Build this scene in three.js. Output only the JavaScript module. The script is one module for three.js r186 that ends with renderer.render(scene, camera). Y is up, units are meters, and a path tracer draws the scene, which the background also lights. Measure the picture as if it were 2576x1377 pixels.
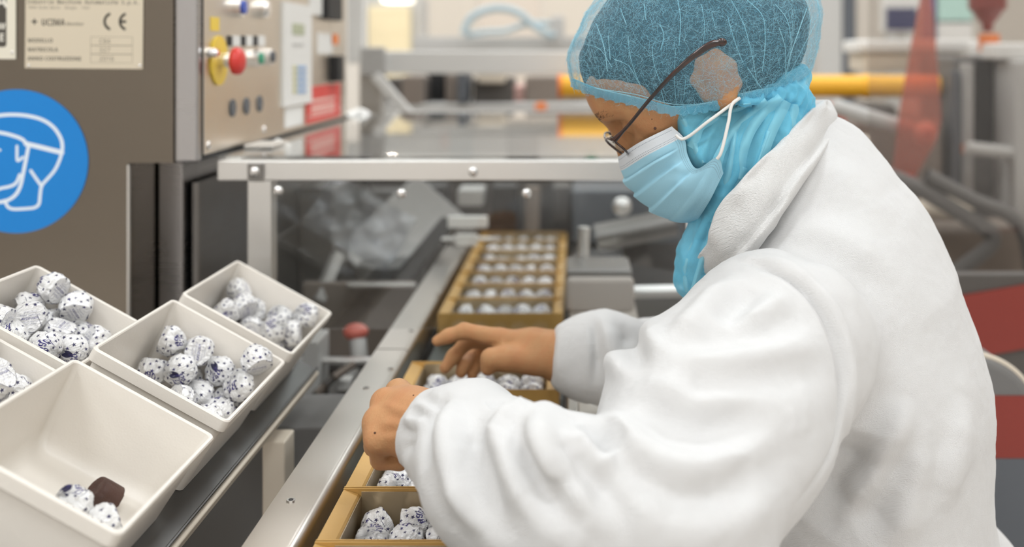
import * as THREE from 'three';
import { RoundedBoxGeometry } from 'three/addons/geometries/RoundedBoxGeometry.js';
import { mergeGeometries } from 'three/addons/utils/BufferGeometryUtils.js';
import { RectAreaLightUniformsLib } from 'three/addons/lights/RectAreaLightUniformsLib.js';

// ---------------------------------------------------------------- camera, lights, exposure
const scene = new THREE.Scene();
scene.background = new THREE.Color(0x000000);
const F = 2700, CX = 1450, CY = 140, EYE = 1.32;
const camera = new THREE.PerspectiveCamera(2 * Math.atan(688.5 / F) * 180 / Math.PI, 2576 / 1377, 0.05, 60);
camera.position.set(0, EYE, 0);
camera.lookAt(0, EYE, -1);
camera.setViewOffset(2576, 1377, 1288 - CX, 688.5 - CY, 2576, 1377);
camera.focus = 1.04;
camera.userData.fStop = 2.8;
camera.updateProjectionMatrix();
const renderer = new THREE.WebGLRenderer({ antialias: true });
renderer.toneMapping = THREE.LinearToneMapping;
renderer.toneMappingExposure = 1.36;
renderer.shadowMap.enabled = true;
RectAreaLightUniformsLib.init();
const CEIL = 4.6, LAMP_POWER = 11.8;
const LAMP_SPOTS = [];
for (const x of [-4.2, -1.6, 1.0, 3.6]) for (const z of [-8.6, -5.8, -3.0, 0.5, 3.2]) LAMP_SPOTS.push([x, z]);

// ---------------------------------------------------------------- helpers
let seed = 12345;
const rnd = () => { seed = (seed + 0x6d2b79f5) | 0; let t = Math.imul(seed ^ (seed >>> 15), 1 | seed); t = (t + Math.imul(t ^ (t >>> 7), 61 | t)) ^ t; return ((t ^ (t >>> 14)) >>> 0) / 4294967296; };
const rr = (a, b) => a + (b - a) * rnd();
const V = (x, y, z) => new THREE.Vector3(x, y, z);
// a point of the place: the direction that the photograph's lens gives to (px, py), at its own distance d
const P = (px, py, d) => V((px - CX) / F * d, EYE - (py - CY) / F * d, -d);
const taken = {};
const numbered = (n) => { const k = taken[n] = (taken[n] ?? -1) + 1; return k ? n + '_' + String(k).padStart(3, '0') : n; };
function tag(o, label, category, group) { o.userData.label = label; o.userData.category = category; if (group) o.userData.group = group; return o; }
function shadow(o) { o.castShadow = true; o.receiveShadow = true; return o; }
function thing(name, label, category, base = [0, 0, 0], group) {
  const o = new THREE.Group(); o.name = numbered(name); o.position.set(...base); scene.add(o);
  return tag(o, label, category, group);
}
function mesh(name, geo, mat) { const m = shadow(new THREE.Mesh(geo, mat)); m.name = name; return m; }
// geometry given in world coordinates, hung under a thing (or a part of one)
function part(root, name, geo, mat, label) {
  geo = Array.isArray(geo) ? mergeGeometries(geo.map((g) => plain(g))) : geo;
  const m = mesh(name, geo, mat);
  root.updateWorldMatrix(true, false);
  geo.applyMatrix4(root.matrixWorld.clone().invert());
  root.add(m);
  if (label) m.userData.label = label;
  return m;
}
function solo(name, geo, mat, label, category, group) {
  geo = Array.isArray(geo) ? mergeGeometries(geo.map((g) => plain(g))) : geo;
  geo.computeBoundingBox();
  const b = geo.boundingBox, c = V((b.min.x + b.max.x) / 2, b.min.y, (b.min.z + b.max.z) / 2);
  geo.translate(-c.x, -c.y, -c.z);
  const m = mesh(numbered(name), geo, mat); m.position.copy(c); scene.add(m);
  return tag(m, label, category, group);
}
function struct(name, geo, mat) { const m = mesh(name, geo, mat); m.userData.kind = 'structure'; scene.add(m); return m; }
function plain(g) {
  g = g.index ? g.toNonIndexed() : g;
  for (const k of Object.keys(g.attributes)) if (!['position', 'normal', 'uv'].includes(k)) g.deleteAttribute(k);
  if (!g.attributes.uv) g.setAttribute('uv', new THREE.BufferAttribute(new Float32Array(g.attributes.position.count * 2), 2));
  if (!g.attributes.normal) g.computeVertexNormals();
  return g;
}
// texture coordinates in metres, from the side a face points to
function metric(g) {
  g = g.index ? g.toNonIndexed() : g;
  const p = g.attributes.position, uv = new Float32Array(p.count * 2), a = V(), b = V(), c = V(), n = V();
  for (let i = 0; i < p.count; i += 3) {
    a.fromBufferAttribute(p, i); b.fromBufferAttribute(p, i + 1); c.fromBufferAttribute(p, i + 2);
    n.copy(b).sub(a).cross(c.clone().sub(a));
    const x = Math.abs(n.x), y = Math.abs(n.y), z = Math.abs(n.z);
    [a, b, c].forEach((v, k) => {
      uv[(i + k) * 2] = x > y && x > z ? v.z : v.x;
      uv[(i + k) * 2 + 1] = y > x && y > z ? v.z : v.y;
    });
  }
  g.setAttribute('uv', new THREE.BufferAttribute(uv, 2));
  return g;
}
function box(x0, x1, y0, y1, z0, z1, r = 0.002) {
  const w = Math.abs(x1 - x0), h = Math.abs(y1 - y0), d = Math.abs(z1 - z0);
  r = Math.min(r, w / 2.2, h / 2.2, d / 2.2);
  const g = r > 1e-5 ? new RoundedBoxGeometry(w, h, d, 2, r) : new THREE.BoxGeometry(w, h, d);
  g.translate((x0 + x1) / 2, (y0 + y1) / 2, (z0 + z1) / 2);
  return metric(g);
}
// the same with heights from the lens's level and distances from the lens
const bx = (x0, x1, y0, y1, d0, d1, r) => box(x0, x1, EYE + y0, EYE + y1, -d1, -d0, r);
// a box whose front face covers the pixels px0..px1, py0..py1 at distance d, and which is t deep
const pbox = (px0, px1, py0, py1, d, t, r) => bx((px0 - CX) / F * d, (px1 - CX) / F * d, (CY - py1) / F * d, (CY - py0) / F * d, d, d + t, r);
function bar(a, b, r, r2 = r, seg = 16) {
  const dir = b.clone().sub(a), g = new THREE.CylinderGeometry(r2, r, dir.length(), seg);
  g.applyQuaternion(new THREE.Quaternion().setFromUnitVectors(V(0, 1, 0), dir.clone().normalize()));
  return g.translate((a.x + b.x) / 2, (a.y + b.y) / 2, (a.z + b.z) / 2);
}
function beam(a, b, w, t) {
  const dir = b.clone().sub(a), g = new RoundedBoxGeometry(w, dir.length(), t, 2, Math.min(w, t) * 0.15);
  g.applyQuaternion(new THREE.Quaternion().setFromUnitVectors(V(0, 1, 0), dir.clone().normalize()));
  return g.translate((a.x + b.x) / 2, (a.y + b.y) / 2, (a.z + b.z) / 2);
}
const tube = (pts, r, seg = 40, rad = 10, closed = false) => new THREE.TubeGeometry(new THREE.CatmullRomCurve3(pts, closed), seg, r, rad, closed);
const clamp = (x, a, b) => Math.min(b, Math.max(a, x)), lerp = (a, b, t) => a + (b - a) * t, sstep = (a, b, x) => { const t = clamp((x - a) / (b - a), 0, 1); return t * t * (3 - 2 * t); };
// value noise in 3D
const hash = (x, y, z) => { let h = Math.imul(x, 374761393) + Math.imul(y, 668265263) + Math.imul(z, 2147483647 ^ 0x5bd1e995); h = Math.imul(h ^ (h >>> 13), 1274126177); return ((h ^ (h >>> 16)) >>> 0) / 4294967296; };
function noise(x, y, z) {
  const X = Math.floor(x), Y = Math.floor(y), Z = Math.floor(z), f = (t) => t * t * (3 - 2 * t), u = f(x - X), v = f(y - Y), w = f(z - Z);
  const L = lerp;
  return L(L(L(hash(X, Y, Z), hash(X + 1, Y, Z), u), L(hash(X, Y + 1, Z), hash(X + 1, Y + 1, Z), u), v), L(L(hash(X, Y, Z + 1), hash(X + 1, Y, Z + 1), u), L(hash(X, Y + 1, Z + 1), hash(X + 1, Y + 1, Z + 1), u), v), w) * 2 - 1;
}

// ---------------------------------------------------------------- textures and materials
function dataTex(n, f, srgb) {
  const a = new Uint8Array(n * n * 4);
  for (let y = 0; y < n; y++) for (let x = 0; x < n; x++) {
    const c = f(x, y), o = (y * n + x) * 4;
    if (typeof c === 'number') a[o] = a[o + 1] = a[o + 2] = clamp(c, 0, 1) * 255; else for (let k = 0; k < 3; k++) a[o + k] = clamp(c[k], 0, 1) * 255;
    a[o + 3] = 255;
  }
  const t = new THREE.DataTexture(a, n, n); t.magFilter = THREE.LinearFilter; t.minFilter = THREE.LinearFilter; t.wrapS = t.wrapT = THREE.RepeatWrapping;
  if (srgb) t.colorSpace = THREE.SRGBColorSpace; t.needsUpdate = true; return t;
}
const rep = (t, u, v = u) => { const c = t.clone(); c.repeat.set(u, v); c.needsUpdate = true; return c; };
// noise that repeats every n pixels
const tileNoise = (n, cell, s) => { const m = n / cell; const g = Array.from({ length: m * m }, (_, i) => hash(i, s, 7)); return (x, y) => { const fx = x / cell, fy = y / cell, X = Math.floor(fx), Y = Math.floor(fy), f = (t) => t * t * (3 - 2 * t), u = f(fx - X), v = f(fy - Y), at = (i, j) => g[(j % m) * m + (i % m)]; return lerp(lerp(at(X, Y), at(X + 1, Y), u), lerp(at(X, Y + 1), at(X + 1, Y + 1), u), v); }; };
const tn4 = tileNoise(512, 4, 1), tn16 = tileNoise(512, 16, 2), tn64 = tileNoise(512, 64, 3), tn8 = tileNoise(512, 8, 4), tn2 = tileNoise(512, 2, 5);
const brushTex = dataTex(512, (x, y) => { let v = 0; v = 0.45 + 0.3 * (hash(1, y, 3) - 0.5) + 0.25 * (hash(2, y >> 1, Math.floor(x / 128)) - 0.5) + 0.2 * (tn64(x, y) - 0.5); return v; });
const fleeceTex = dataTex(512, (x, y) => 0.4 * tn4(x, y) + 0.3 * tn8(x, y) + 0.3 * tn2(x, y));
const blotchTex = dataTex(512, (x, y) => 0.4 * tn64(x, y) + 0.35 * tn16(x, y) + 0.25 * tn4(x, y));
const lin = (r, g, b) => new THREE.Color().setRGB(r, g, b);
const std = (o) => new THREE.MeshPhysicalMaterial(o);
const steel = (c, rough = 0.32) => std({ color: lin(...c), metalness: 1, roughness: 1, roughnessMap: steelRough(rough) });
const roughCache = {};
function steelRough(r) { return roughCache[r] ??= rep(dataTex(256, (x, y) => r + 0.05 * (hash(5, y * 2, 1) - 0.5) + 0.06 * (tn64(x * 2, y * 2) - 0.5)), 4, 4); }
const M = {
  steel: steel([0.5, 0.485, 0.46]), steelWarm: steel([0.74, 0.68, 0.6], 0.34), steelDark: steel([0.26, 0.25, 0.24], 0.34), steelPale: steel([0.78, 0.77, 0.75], 0.4),
  brown: steel([0.2, 0.175, 0.145], 0.18), column: steel([0.46, 0.45, 0.455], 0.3),
  satin: std({ color: lin(0.6, 0.565, 0.52), metalness: 1, roughness: 0.3 }),
  chrome: std({ color: lin(0.82, 0.81, 0.8), metalness: 1, roughness: 0.18 }),
  black: std({ color: lin(0.012, 0.012, 0.013), roughness: 0.6 }), blackGloss: std({ color: lin(0.02, 0.02, 0.022), roughness: 0.3 }),
  trayGrey: std({ color: lin(0.12, 0.118, 0.115), metalness: 1, roughness: 0.34 }), grey: std({ color: lin(0.16, 0.155, 0.15), roughness: 0.55 }), greyPale: std({ color: lin(0.5, 0.49, 0.47), roughness: 0.55 }), greyBlue: std({ color: lin(0.1, 0.11, 0.125), roughness: 0.5 }),
  white: std({ color: lin(0.8, 0.79, 0.76), roughness: 0.5 }), cream: std({ color: lin(0.78, 0.68, 0.46), roughness: 0.6 }), beige: std({ color: lin(0.68, 0.6, 0.49), roughness: 0.55, bumpMap: rep(blotchTex, 4), bumpScale: 0.0004 }),
  clay: std({ color: lin(0.42, 0.37, 0.33), roughness: 0.45 }), taupe: std({ color: lin(0.22, 0.18, 0.15), roughness: 0.6 }), darkTaupe: std({ color: lin(0.085, 0.075, 0.067), roughness: 0.55 }),
  yellow: std({ color: lin(0.85, 0.5, 0.03), roughness: 0.4 }), sunYellow2: std({ color: lin(0.92, 0.48, 0.03), roughness: 0.45 }), sunYellow: std({ color: lin(0.86, 0.62, 0.06), roughness: 0.4 }), red: std({ color: lin(0.7, 0.05, 0.04), roughness: 0.4 }), redSoft: std({ color: lin(0.62, 0.16, 0.12), roughness: 0.5 }), redDark: std({ color: lin(0.24, 0.03, 0.02), roughness: 0.45 }),
  orange: std({ color: lin(0.85, 0.22, 0.04), roughness: 0.5 }), green: std({ color: lin(0.03, 0.35, 0.2), roughness: 0.3 }), blue: std({ color: lin(0.02, 0.08, 0.5), roughness: 0.25 }), navy: std({ color: lin(0.02, 0.025, 0.1), roughness: 0.4 }), purple: std({ color: lin(0.3, 0.2, 0.42), roughness: 0.5 }), mint: std({ color: lin(0.5, 0.75, 0.68), roughness: 0.5 }), pinkish: std({ color: lin(0.8, 0.5, 0.44), roughness: 0.6 }), hose: std({ color: lin(0.42, 0.52, 0.56), roughness: 0.45 }),
  pane: std({ color: lin(0.93, 0.94, 0.94), roughness: 0.03, transmission: 1, thickness: 0, ior: 1.49 }),
  smoke: std({ color: lin(0.87, 0.86, 0.85), roughness: 0.04, transmission: 1, thickness: 0, ior: 1.49 }),
};
// ---------------------------------------------------------------- the hall
const wallMat = std({ color: lin(0.74, 0.69, 0.625), roughness: 0.8, bumpMap: rep(blotchTex, 0.7), bumpScale: 0.002 });
struct('floor', box(-7, 7, -0.2, 0, -11, 5, 0), std({ color: lin(0.62, 0.575, 0.53), roughness: 0.4, bumpMap: rep(blotchTex, 1.5), bumpScale: 0.0006 }));
struct('ceiling', box(-7, 7, CEIL, CEIL + 0.2, -11, 5, 0), std({ color: lin(0.8, 0.79, 0.77), roughness: 0.9 }));
struct('wall_left', box(-7.2, -7, -0.2, CEIL + 0.2, -11, 5, 0), wallMat);
struct('wall_right', box(7, 7.2, -0.2, CEIL + 0.2, -11, 5, 0), wallMat);
struct('wall_back', box(-7.2, 7.2, -0.2, CEIL + 0.2, -11.2, -11, 0), wallMat);
struct('wall_front', box(-7.2, 7.2, -0.2, CEIL + 0.2, 5, 5.2, 0), std({ color: lin(0.76, 0.72, 0.68), roughness: 0.85 }));
const glow = std({ color: lin(0.9, 0.9, 0.9), emissive: lin(0.93, 0.97, 1), emissiveIntensity: 2.2, roughness: 0.6 });
const rowWord = ['first', 'second', 'third', 'fourth', 'fifth'];
LAMP_SPOTS.forEach(([x, z], i) => {
  const col = Math.floor(i / 5), row = i % 5;
  const o = thing('ceiling_lamp', `white ceiling lamp panel, ${rowWord[col]} row from the left, ${rowWord[4 - row]} from the front wall`, 'lamp', [x, CEIL - 0.06, z], 'ceiling lamp panels of the hall');
  part(o, 'housing', box(x - 0.63, x + 0.63, CEIL - 0.05, CEIL - 0.001, z - 0.33, z + 0.33, 0.004), M.white);
  part(o, 'diffuser', box(x - 0.6, x + 0.6, CEIL - 0.056, CEIL - 0.048, z - 0.3, z + 0.3, 0.002), glow);
  const l = new THREE.RectAreaLight(new THREE.Color(0.93, 0.97, 1), LAMP_POWER, 1.2, 0.6);
  l.position.set(0, -0.003, 0); l.rotation.x = -Math.PI / 2; o.add(l); l.name = 'lamp_light';
});
// ---------------------------------------------------------------- steel cabinet with plates and round sign
function canvas(w, h, draw) {
  const c = document.createElement('canvas'); c.width = w; c.height = h; draw(c.getContext('2d'), w, h);
  const t = new THREE.CanvasTexture(c); t.colorSpace = THREE.SRGBColorSpace; t.anisotropy = 8; return t;
}
const printed = (t, o = {}) => std({ map: t, roughness: 0.45, ...o });
function card(w, h, t = 0.0012) { // a thin plate with its print on the +z face
  const g = new THREE.BoxGeometry(w, h, t), uv = g.attributes.uv;
  for (let i = 0; i < uv.count; i++) if (!(i >= 16 && i < 20)) uv.setXY(i, 0.004, 0.004);
  return g;
}
const disc = (c, r, axis, t, seg = 40) => { const g = new THREE.CylinderGeometry(r, r, t, seg); if (axis === 'x') g.rotateZ(-Math.PI / 2); if (axis === 'z') g.rotateX(Math.PI / 2); return g.translate(c.x, c.y, c.z); };
const dome = (c, r, n, h = 0.5) => { const g = new THREE.SphereGeometry(r, 16, 8, 0, Math.PI * 2, 0, Math.PI / 2); g.scale(1, h, 1); g.applyQuaternion(new THREE.Quaternion().setFromUnitVectors(V(0, 1, 0), n)); return g.translate(c.x, c.y, c.z); };
{
  const o = thing('machine_cabinet', 'tall brushed stainless steel machine cabinet behind the chocolate bins', 'cabinet', [-1.0, 0, -1.9]);
  part(o, 'upper_housing', bx(-0.6255, -0.563, -0.15, 1.0, 1.5, 2.44, 0), M.brown);
  part(o, 'main_housing', bx(-1.5, -0.6255, 0.02 - EYE, 1.0, 1.5, 2.44, 0), M.brown);
  part(o, 'recessed_column', bx(-0.623, -0.587, 0.02 - EYE, -0.152, 1.6, 2.3, 0.002), M.column);
  part(o, 'edge_strip', bx(-0.6275, -0.6245, 0.02 - EYE, -0.153, 1.498, 1.504, 0.001), M.steelPale);
  part(o, 'base_frame', bx(-1.48, -0.64, -EYE, 0.02 - EYE, 1.52, 2.42, 0.002), M.black);
  // name plate with the maker's lines
  const s = 1.4985 / F, w = 296 * s, h = 205 * s;
  const t = canvas(1184, 820, (c) => {
    c.fillStyle = '#d8cdb8'; c.fillRect(0, 0, 1184, 820);
    c.fillStyle = '#5c564e'; c.textBaseline = 'alphabetic';
    c.font = 'bold 56px monospace'; c.fillText('Industrie Macchine Automatiche S.p.A.', 10, 170, 1140);
    c.font = '38px monospace'; c.fillText('40064 Ozzano Emilia - Bologna - ITALY', 30, 222, 620);
    c.fillStyle = '#2c2b28'; c.save(); c.translate(92, 352); c.beginPath(); for (let i = 0; i < 8; i++) { const a = i * Math.PI / 4, r = i % 2 ? 14 : 38; c.lineTo(Math.cos(a) * r, Math.sin(a) * r); } c.fill(); c.restore();
    c.font = 'bold 92px sans-serif'; c.fillText('UCIMA', 160, 390, 240); c.fillStyle = '#756d60'; c.font = 'bold 44px sans-serif'; c.fillText('Member', 412, 388, 210);
    c.strokeStyle = '#24231f'; c.lineWidth = 26; c.beginPath(); c.arc(880, 345, 82, Math.PI * 0.6, Math.PI * 1.4); c.stroke(); c.beginPath(); c.arc(1035, 345, 82, Math.PI * 0.6, Math.PI * 1.4); c.stroke(); c.beginPath(); c.moveTo(955, 345); c.lineTo(1015, 345); c.stroke();
    c.fillStyle = '#4b463f'; c.font = 'bold 54px sans-serif'; c.fillText('MODELLO', 24, 560, 260); c.fillText('MATRICOLA', 24, 652, 320); c.fillText('ANNO COSTRUZIONE', 24, 742, 600);
    c.strokeStyle = '#8d8474'; c.lineWidth = 4; for (const y of [500, 588, 676]) c.strokeRect(660, y, 420, 84);
    c.fillStyle = '#6d675c'; c.font = '64px monospace'; ['C84', '327', '2016'].forEach((q, i) => c.fillText(q, 744, 566 + i * 88));
  });
  const plate = mesh('name_plate', card(w, h), printed(t, { roughness: 0.35, metalness: 0.25 }));
  const c0 = P(212, 172 - 102, 1.4985); plate.position.copy(c0.sub(o.position)); plate.rotation.z = -0.008; o.add(plate); plate.userData.label = 'cream maker plate with dark print and CE mark';
  for (const [x, y] of [[-1, -1], [1, -1]]) part(plate, 'rivet', dome(P(212 + x * 140, 165, 1.4975), 0.0022, V(0, 0, 1)), M.chrome);
  const t2 = canvas(512, 820, (c) => {
    c.fillStyle = '#e2dccb'; c.fillRect(0, 0, 512, 820); c.fillStyle = '#4a463f'; c.beginPath(); c.roundRect(20, 60, 400, 640, 30); c.fill();
    c.fillStyle = '#e8e4d8'; c.font = 'bold 190px sans-serif'; c.fillText('IMA', 60, 300, 370); c.font = 'bold 110px sans-serif'; c.fillText('Flow', 170, 520, 240); c.fillText('FILE', 200, 640, 200);
  });
  const p2 = mesh('name_plate', card(128 * s, 205 * s), printed(t2, { roughness: 0.35 })); p2.position.copy(P(-24, 46, 1.4985).sub(o.position)); o.add(p2); p2.userData.label = 'white plate with a dark printed block';
  part(p2, 'rivet', dome(P(30, 132, 1.4975), 0.0022, V(0, 0, 1)), M.chrome);
}
{ // blue mandatory sign, a flat print
  const R = 181 * 1.4985 / F, K = 1024 / 362;
  const t = canvas(1024, 1024, (c) => {
    c.fillStyle = '#0080d0'; c.fillRect(0, 0, 1024, 1024);
    c.strokeStyle = '#e4ecf6'; c.lineJoin = c.lineCap = 'round';
    const line = (pts, w) => { c.lineWidth = w * K; c.beginPath(); pts.forEach(([x, y], i) => { const X = (x + 140) * K, Y = (y - 225) * K; if (!i) c.moveTo(X, Y); else { const [px, py] = pts[i - 1]; c.quadraticCurveTo((px + 140) * K, (py - 225) * K, ((px + x) / 2 + 140) * K, ((py + y) / 2 - 225) * K); if (i === pts.length - 1) c.lineTo(X, Y); } }); c.stroke(); };
    line([[-70, 340], [-60, 315], [-35, 298], [0, 290], [30, 288], [65, 290], [105, 299], [135, 318], [153, 345], [158, 365], [156, 384]], 9);
    line([[-70, 340], [-30, 332], [0, 333], [30, 340], [58, 350], [66, 362]], 9);
    line([[66, 362], [100, 370], [156, 384]], 12);
    line([[156, 384], [150, 405], [138, 430], [118, 452], [104, 467], [101, 490], [99, 522], [60, 526], [22, 527], [12, 505]], 8);
    line([[78, 430], [90, 448], [104, 467]], 8);
    line([[72, 368], [66, 400], [58, 440], [52, 470], [40, 492], [20, 505], [0, 509]], 9);
    line([[43, 368], [43, 390], [43, 408], [58, 396]], 7);
    line([[-60, 350], [-72, 375], [-84, 405], [-66, 412], [-68, 440], [-60, 470], [-30, 488], [0, 474], [25, 470], [42, 462], [50, 440]], 8);
    line([[-40, 370], [-20, 372], [0, 378]], 7);
  });
  const g = new THREE.CylinderGeometry(R, R, 0.0008, 96); g.rotateX(Math.PI / 2);
  const p = g.attributes.position, uv = g.attributes.uv; for (let i = 0; i < p.count; i++) uv.setXY(i, p.getX(i) / (2 * R) + 0.5, p.getY(i) / (2 * R) + 0.5);
  const m = mesh('safety_sign', g, printed(t, { roughness: 0.42 })); m.position.copy(P(41, 406, 1.499)); scene.add(m);
  tag(m, 'round blue sign with white head in hair net and beard cover on the steel cabinet', 'sign');
}
{ // control box: its face looks along +x
  const o = thing('control_box', 'stainless control box with red emergency stop on a yellow disc', 'control panel', [-0.545, EYE - 0.15, -1.97]);
  part(o, 'housing', bx(-0.561, -0.528, -0.15, 1.0, 1.497, 2.46, 0.005), M.column);
  const X = -0.526;
  const on = (px, py, out = 0) => { const d = -X * F / (CX - px); return V(X + out, EYE + (CY - py) / F * d, -d); };
  part(o, 'gasket', bx(-0.5295, -0.5272, -0.147, 0.9, 1.511, 2.455, 0.0005), M.black);
  part(o, 'face_plate', bx(-0.53, X, -0.141, 0.9, 1.518, 2.45, 0.002), M.steelWarm);
  const plateAt = (name, px0, px1, py0, py1, mat, t = 0.0015, label) => { const a = on(px0, (py0 + py1) / 2), b = on(px1, (py0 + py1) / 2), m = (a.z + b.z) / 2, k = -m / F, yc = EYE + (CY - (py0 + py1) / 2) * k, hh = Math.abs(py1 - py0) * k / 2; return part(o, name, box(X, X + t, yc - hh, yc + hh, b.z, a.z, 0.0006), mat, label); };
  plateAt('sticker', 529, 551, 43, 78, M.sunYellow, 0.0008, 'small yellow sticker');
  const es = on(548, 152);
  const e = part(o, 'emergency_stop', disc(es.clone().add(V(0.002, 0, 0)), 0.0365, 'x', 0.003, 48), M.sunYellow, 'yellow disc of the emergency stop');
  part(e, 'collar', disc(es.clone().add(V(0.012, 0, 0)), 0.011, 'x', 0.02), M.chrome);
  { const g = new THREE.LatheGeometry([[0, 0], [0.014, 0], [0.0195, 0.003], [0.0205, 0.008], [0.019, 0.014], [0.013, 0.018], [0, 0.02]].map(([x, y]) => new THREE.Vector2(x, y)), 40); g.rotateZ(-Math.PI / 2); g.translate(es.x + 0.02, es.y - 0.001, es.z); part(e, 'mushroom_button', g, M.red, 'red mushroom button'); }
  for (const [px, py, r, mat, cap] of [[592, 18, 0.0155, M.chrome, M.blue], [655, 22, 0.0155, M.chrome, M.chrome], [637, 147, 0.0135, M.chrome, M.green], [667, 143, 0.0135, M.chrome, M.greyBlue], [522, 133, 0.007, M.chrome, M.chrome]]) {
    const c = on(px, py), b = part(o, 'push_button', disc(c.clone().add(V(0.006, 0, 0)), r, 'x', 0.012, 32), mat);
    part(b, 'button_cap', disc(c.clone().add(V(0.0135, 0, 0)), r * 0.68, 'x', 0.005, 32), cap);
  }
  for (const [px, py] of [[584, 272], [619, 267], [652, 261]]) part(o, 'hole_plug', disc(on(px, py, 0.001), 0.0135, 'x', 0.003, 32), M.greyBlue);
  [[571, 583, M.black], [583, 603, M.white], [604, 617, M.black], [617, 634, M.white], [635, 647, M.black], [648, 665, M.white]].forEach(([a, b, m]) => plateAt('label_plate', a, b, 90, 116, m));
  const kp = plateAt('keypad', 706, 777, 10, 264, M.white, 0.006, 'white operator keypad with small display');
  for (const [px0, px1, py0, py1, m] of [[727, 757, 60, 88, std({ color: lin(0.42, 0.46, 0.3), roughness: 0.3 })], [727, 755, 110, 116, M.greyPale]]) { const a = on(px0, 0), b = on(px1, 0), k = -(a.z + b.z) / 2 / F; part(kp, 'display', box(X + 0.006, X + 0.007, EYE + (CY - py1) * k, EYE + (CY - py0) * k, b.z, a.z, 0.0003), m); }
  for (let r = 0; r < 5; r++) for (let q = 0; q < 3; q++) { const px = 728 + q * 12, py = 165 + r * 15, a = on(px, py), b = on(px + 9, py), k = -a.z / F; part(kp, 'key', box(X + 0.006, X + 0.0075, EYE + (CY - py - 11) * k, EYE + (CY - py) * k, b.z, a.z, 0.0005), q === 0 ? std({ color: lin(0.62, 0.6, 0.35), roughness: 0.5 }) : std({ color: lin(0.32, 0.46, 0.68), roughness: 0.5 })); }
  plateAt('label', 715, 760, 268, 318, M.white);
  const rp = plateAt('warning_label', 769, 854, 214, 302, M.red, 0.002, 'red label with pale lines');
  for (const [y0, y1] of [[246, 254], [262, 272], [276, 281], [285, 289]]) { const a = on(780, 0), b = on(840, 0), k = -(a.z + b.z) / 2 / F; part(rp, 'text_line', box(X + 0.002, X + 0.0026, EYE + (CY - y1) * k, EYE + (CY - y0) * k, b.z, a.z, 0.0001), M.pinkish); }
  plateAt('label', 797, 835, 84, 136, M.white); plateAt('sticker', 832, 850, 86, 112, M.orange); plateAt('switch', 828, 842, 140, 205, M.black, 0.02); plateAt('label', 776, 806, -20, 38, M.white, 0.004); plateAt('switch', 808, 845, -20, 50, M.black, 0.015);
  for (const [px, py] of [[524, 366], [664, 326], [775, 296], [855, 272]]) part(o, 'screw', dome(on(px, py), 0.006, V(1, 0, 0), 0.6), M.chrome);
}
// ---------------------------------------------------------------- tunnel guard over the conveyor
{
  const o = thing('tunnel_guard', 'clear plastic tunnel guard with steel frame over the conveyor', 'guard', [-0.2, 0, -2.1]);
  part(o, 'front_bar', bx(-0.519, 0.24, -0.181, -0.152, 1.55, 1.58, 0.002), M.steelPale);
  part(o, 'rear_bar', bx(-0.519, 0.4, -0.176, -0.148, 2.72, 2.75, 0.003), M.steelPale);
  part(o, 'side_rail', bx(-0.519, -0.493, -0.176, -0.149, 1.58, 2.72, 0.003), M.steelPale);
  part(o, 'post', bx(-0.476, -0.441, 0.0 - EYE, -0.181, 1.552, 1.582, 0.002), M.steelPale);
  part(o, 'post', bx(0.225, 0.24, -EYE, -0.181, 1.552, 1.582, 0.002), M.steelPale);
  part(o, 'post', bx(-0.555, -0.525, -EYE, -0.176, 2.72, 2.75, 0.002), M.steelDark);
  part(o, 'front_pane', bx(-0.44, 0.225, -0.394, -0.183, 1.546, 1.549, 0.0008), M.pane, 'clear front pane with screws');
  part(o, 'lid_pane', bx(-0.518, 0.24, -0.1475, -0.1445, 1.552, 2.74, 0.0008), M.pane, 'clear lid');
  const br = part(o, 'corner_bracket', pbox(622, 662, 412, 452, 1.545, 0.005, 0.001), M.steelDark);
  part(br, 'bolt', dome(P(640, 432, 1.545), 0.0078, V(0, 0, 1), 0.7), M.chrome);
  for (const [px, py] of [[1190, 432], [1010, 487], [700, 480], [1325, 487]]) part(o, 'bolt', dome(P(px, py, py > 460 ? 1.546 : 1.55), 0.0075, V(0, 0, 1), 0.7), M.chrome);
  const cl = part(o, 'latch', beam(P(672, 392, 1.72), P(716, 362, 1.76), 0.03, 0.012), M.white); part(cl, 'latch_plate', bx(-0.515, -0.47, -0.144, -0.138, 1.66, 1.74, 0.002), M.steelPale);
  part(o, 'end_clamp', tube([P(870, 300, 2.6), P(905, 284, 2.66), P(930, 300, 2.6)], 0.012, 16, 8), M.white);
}
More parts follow.
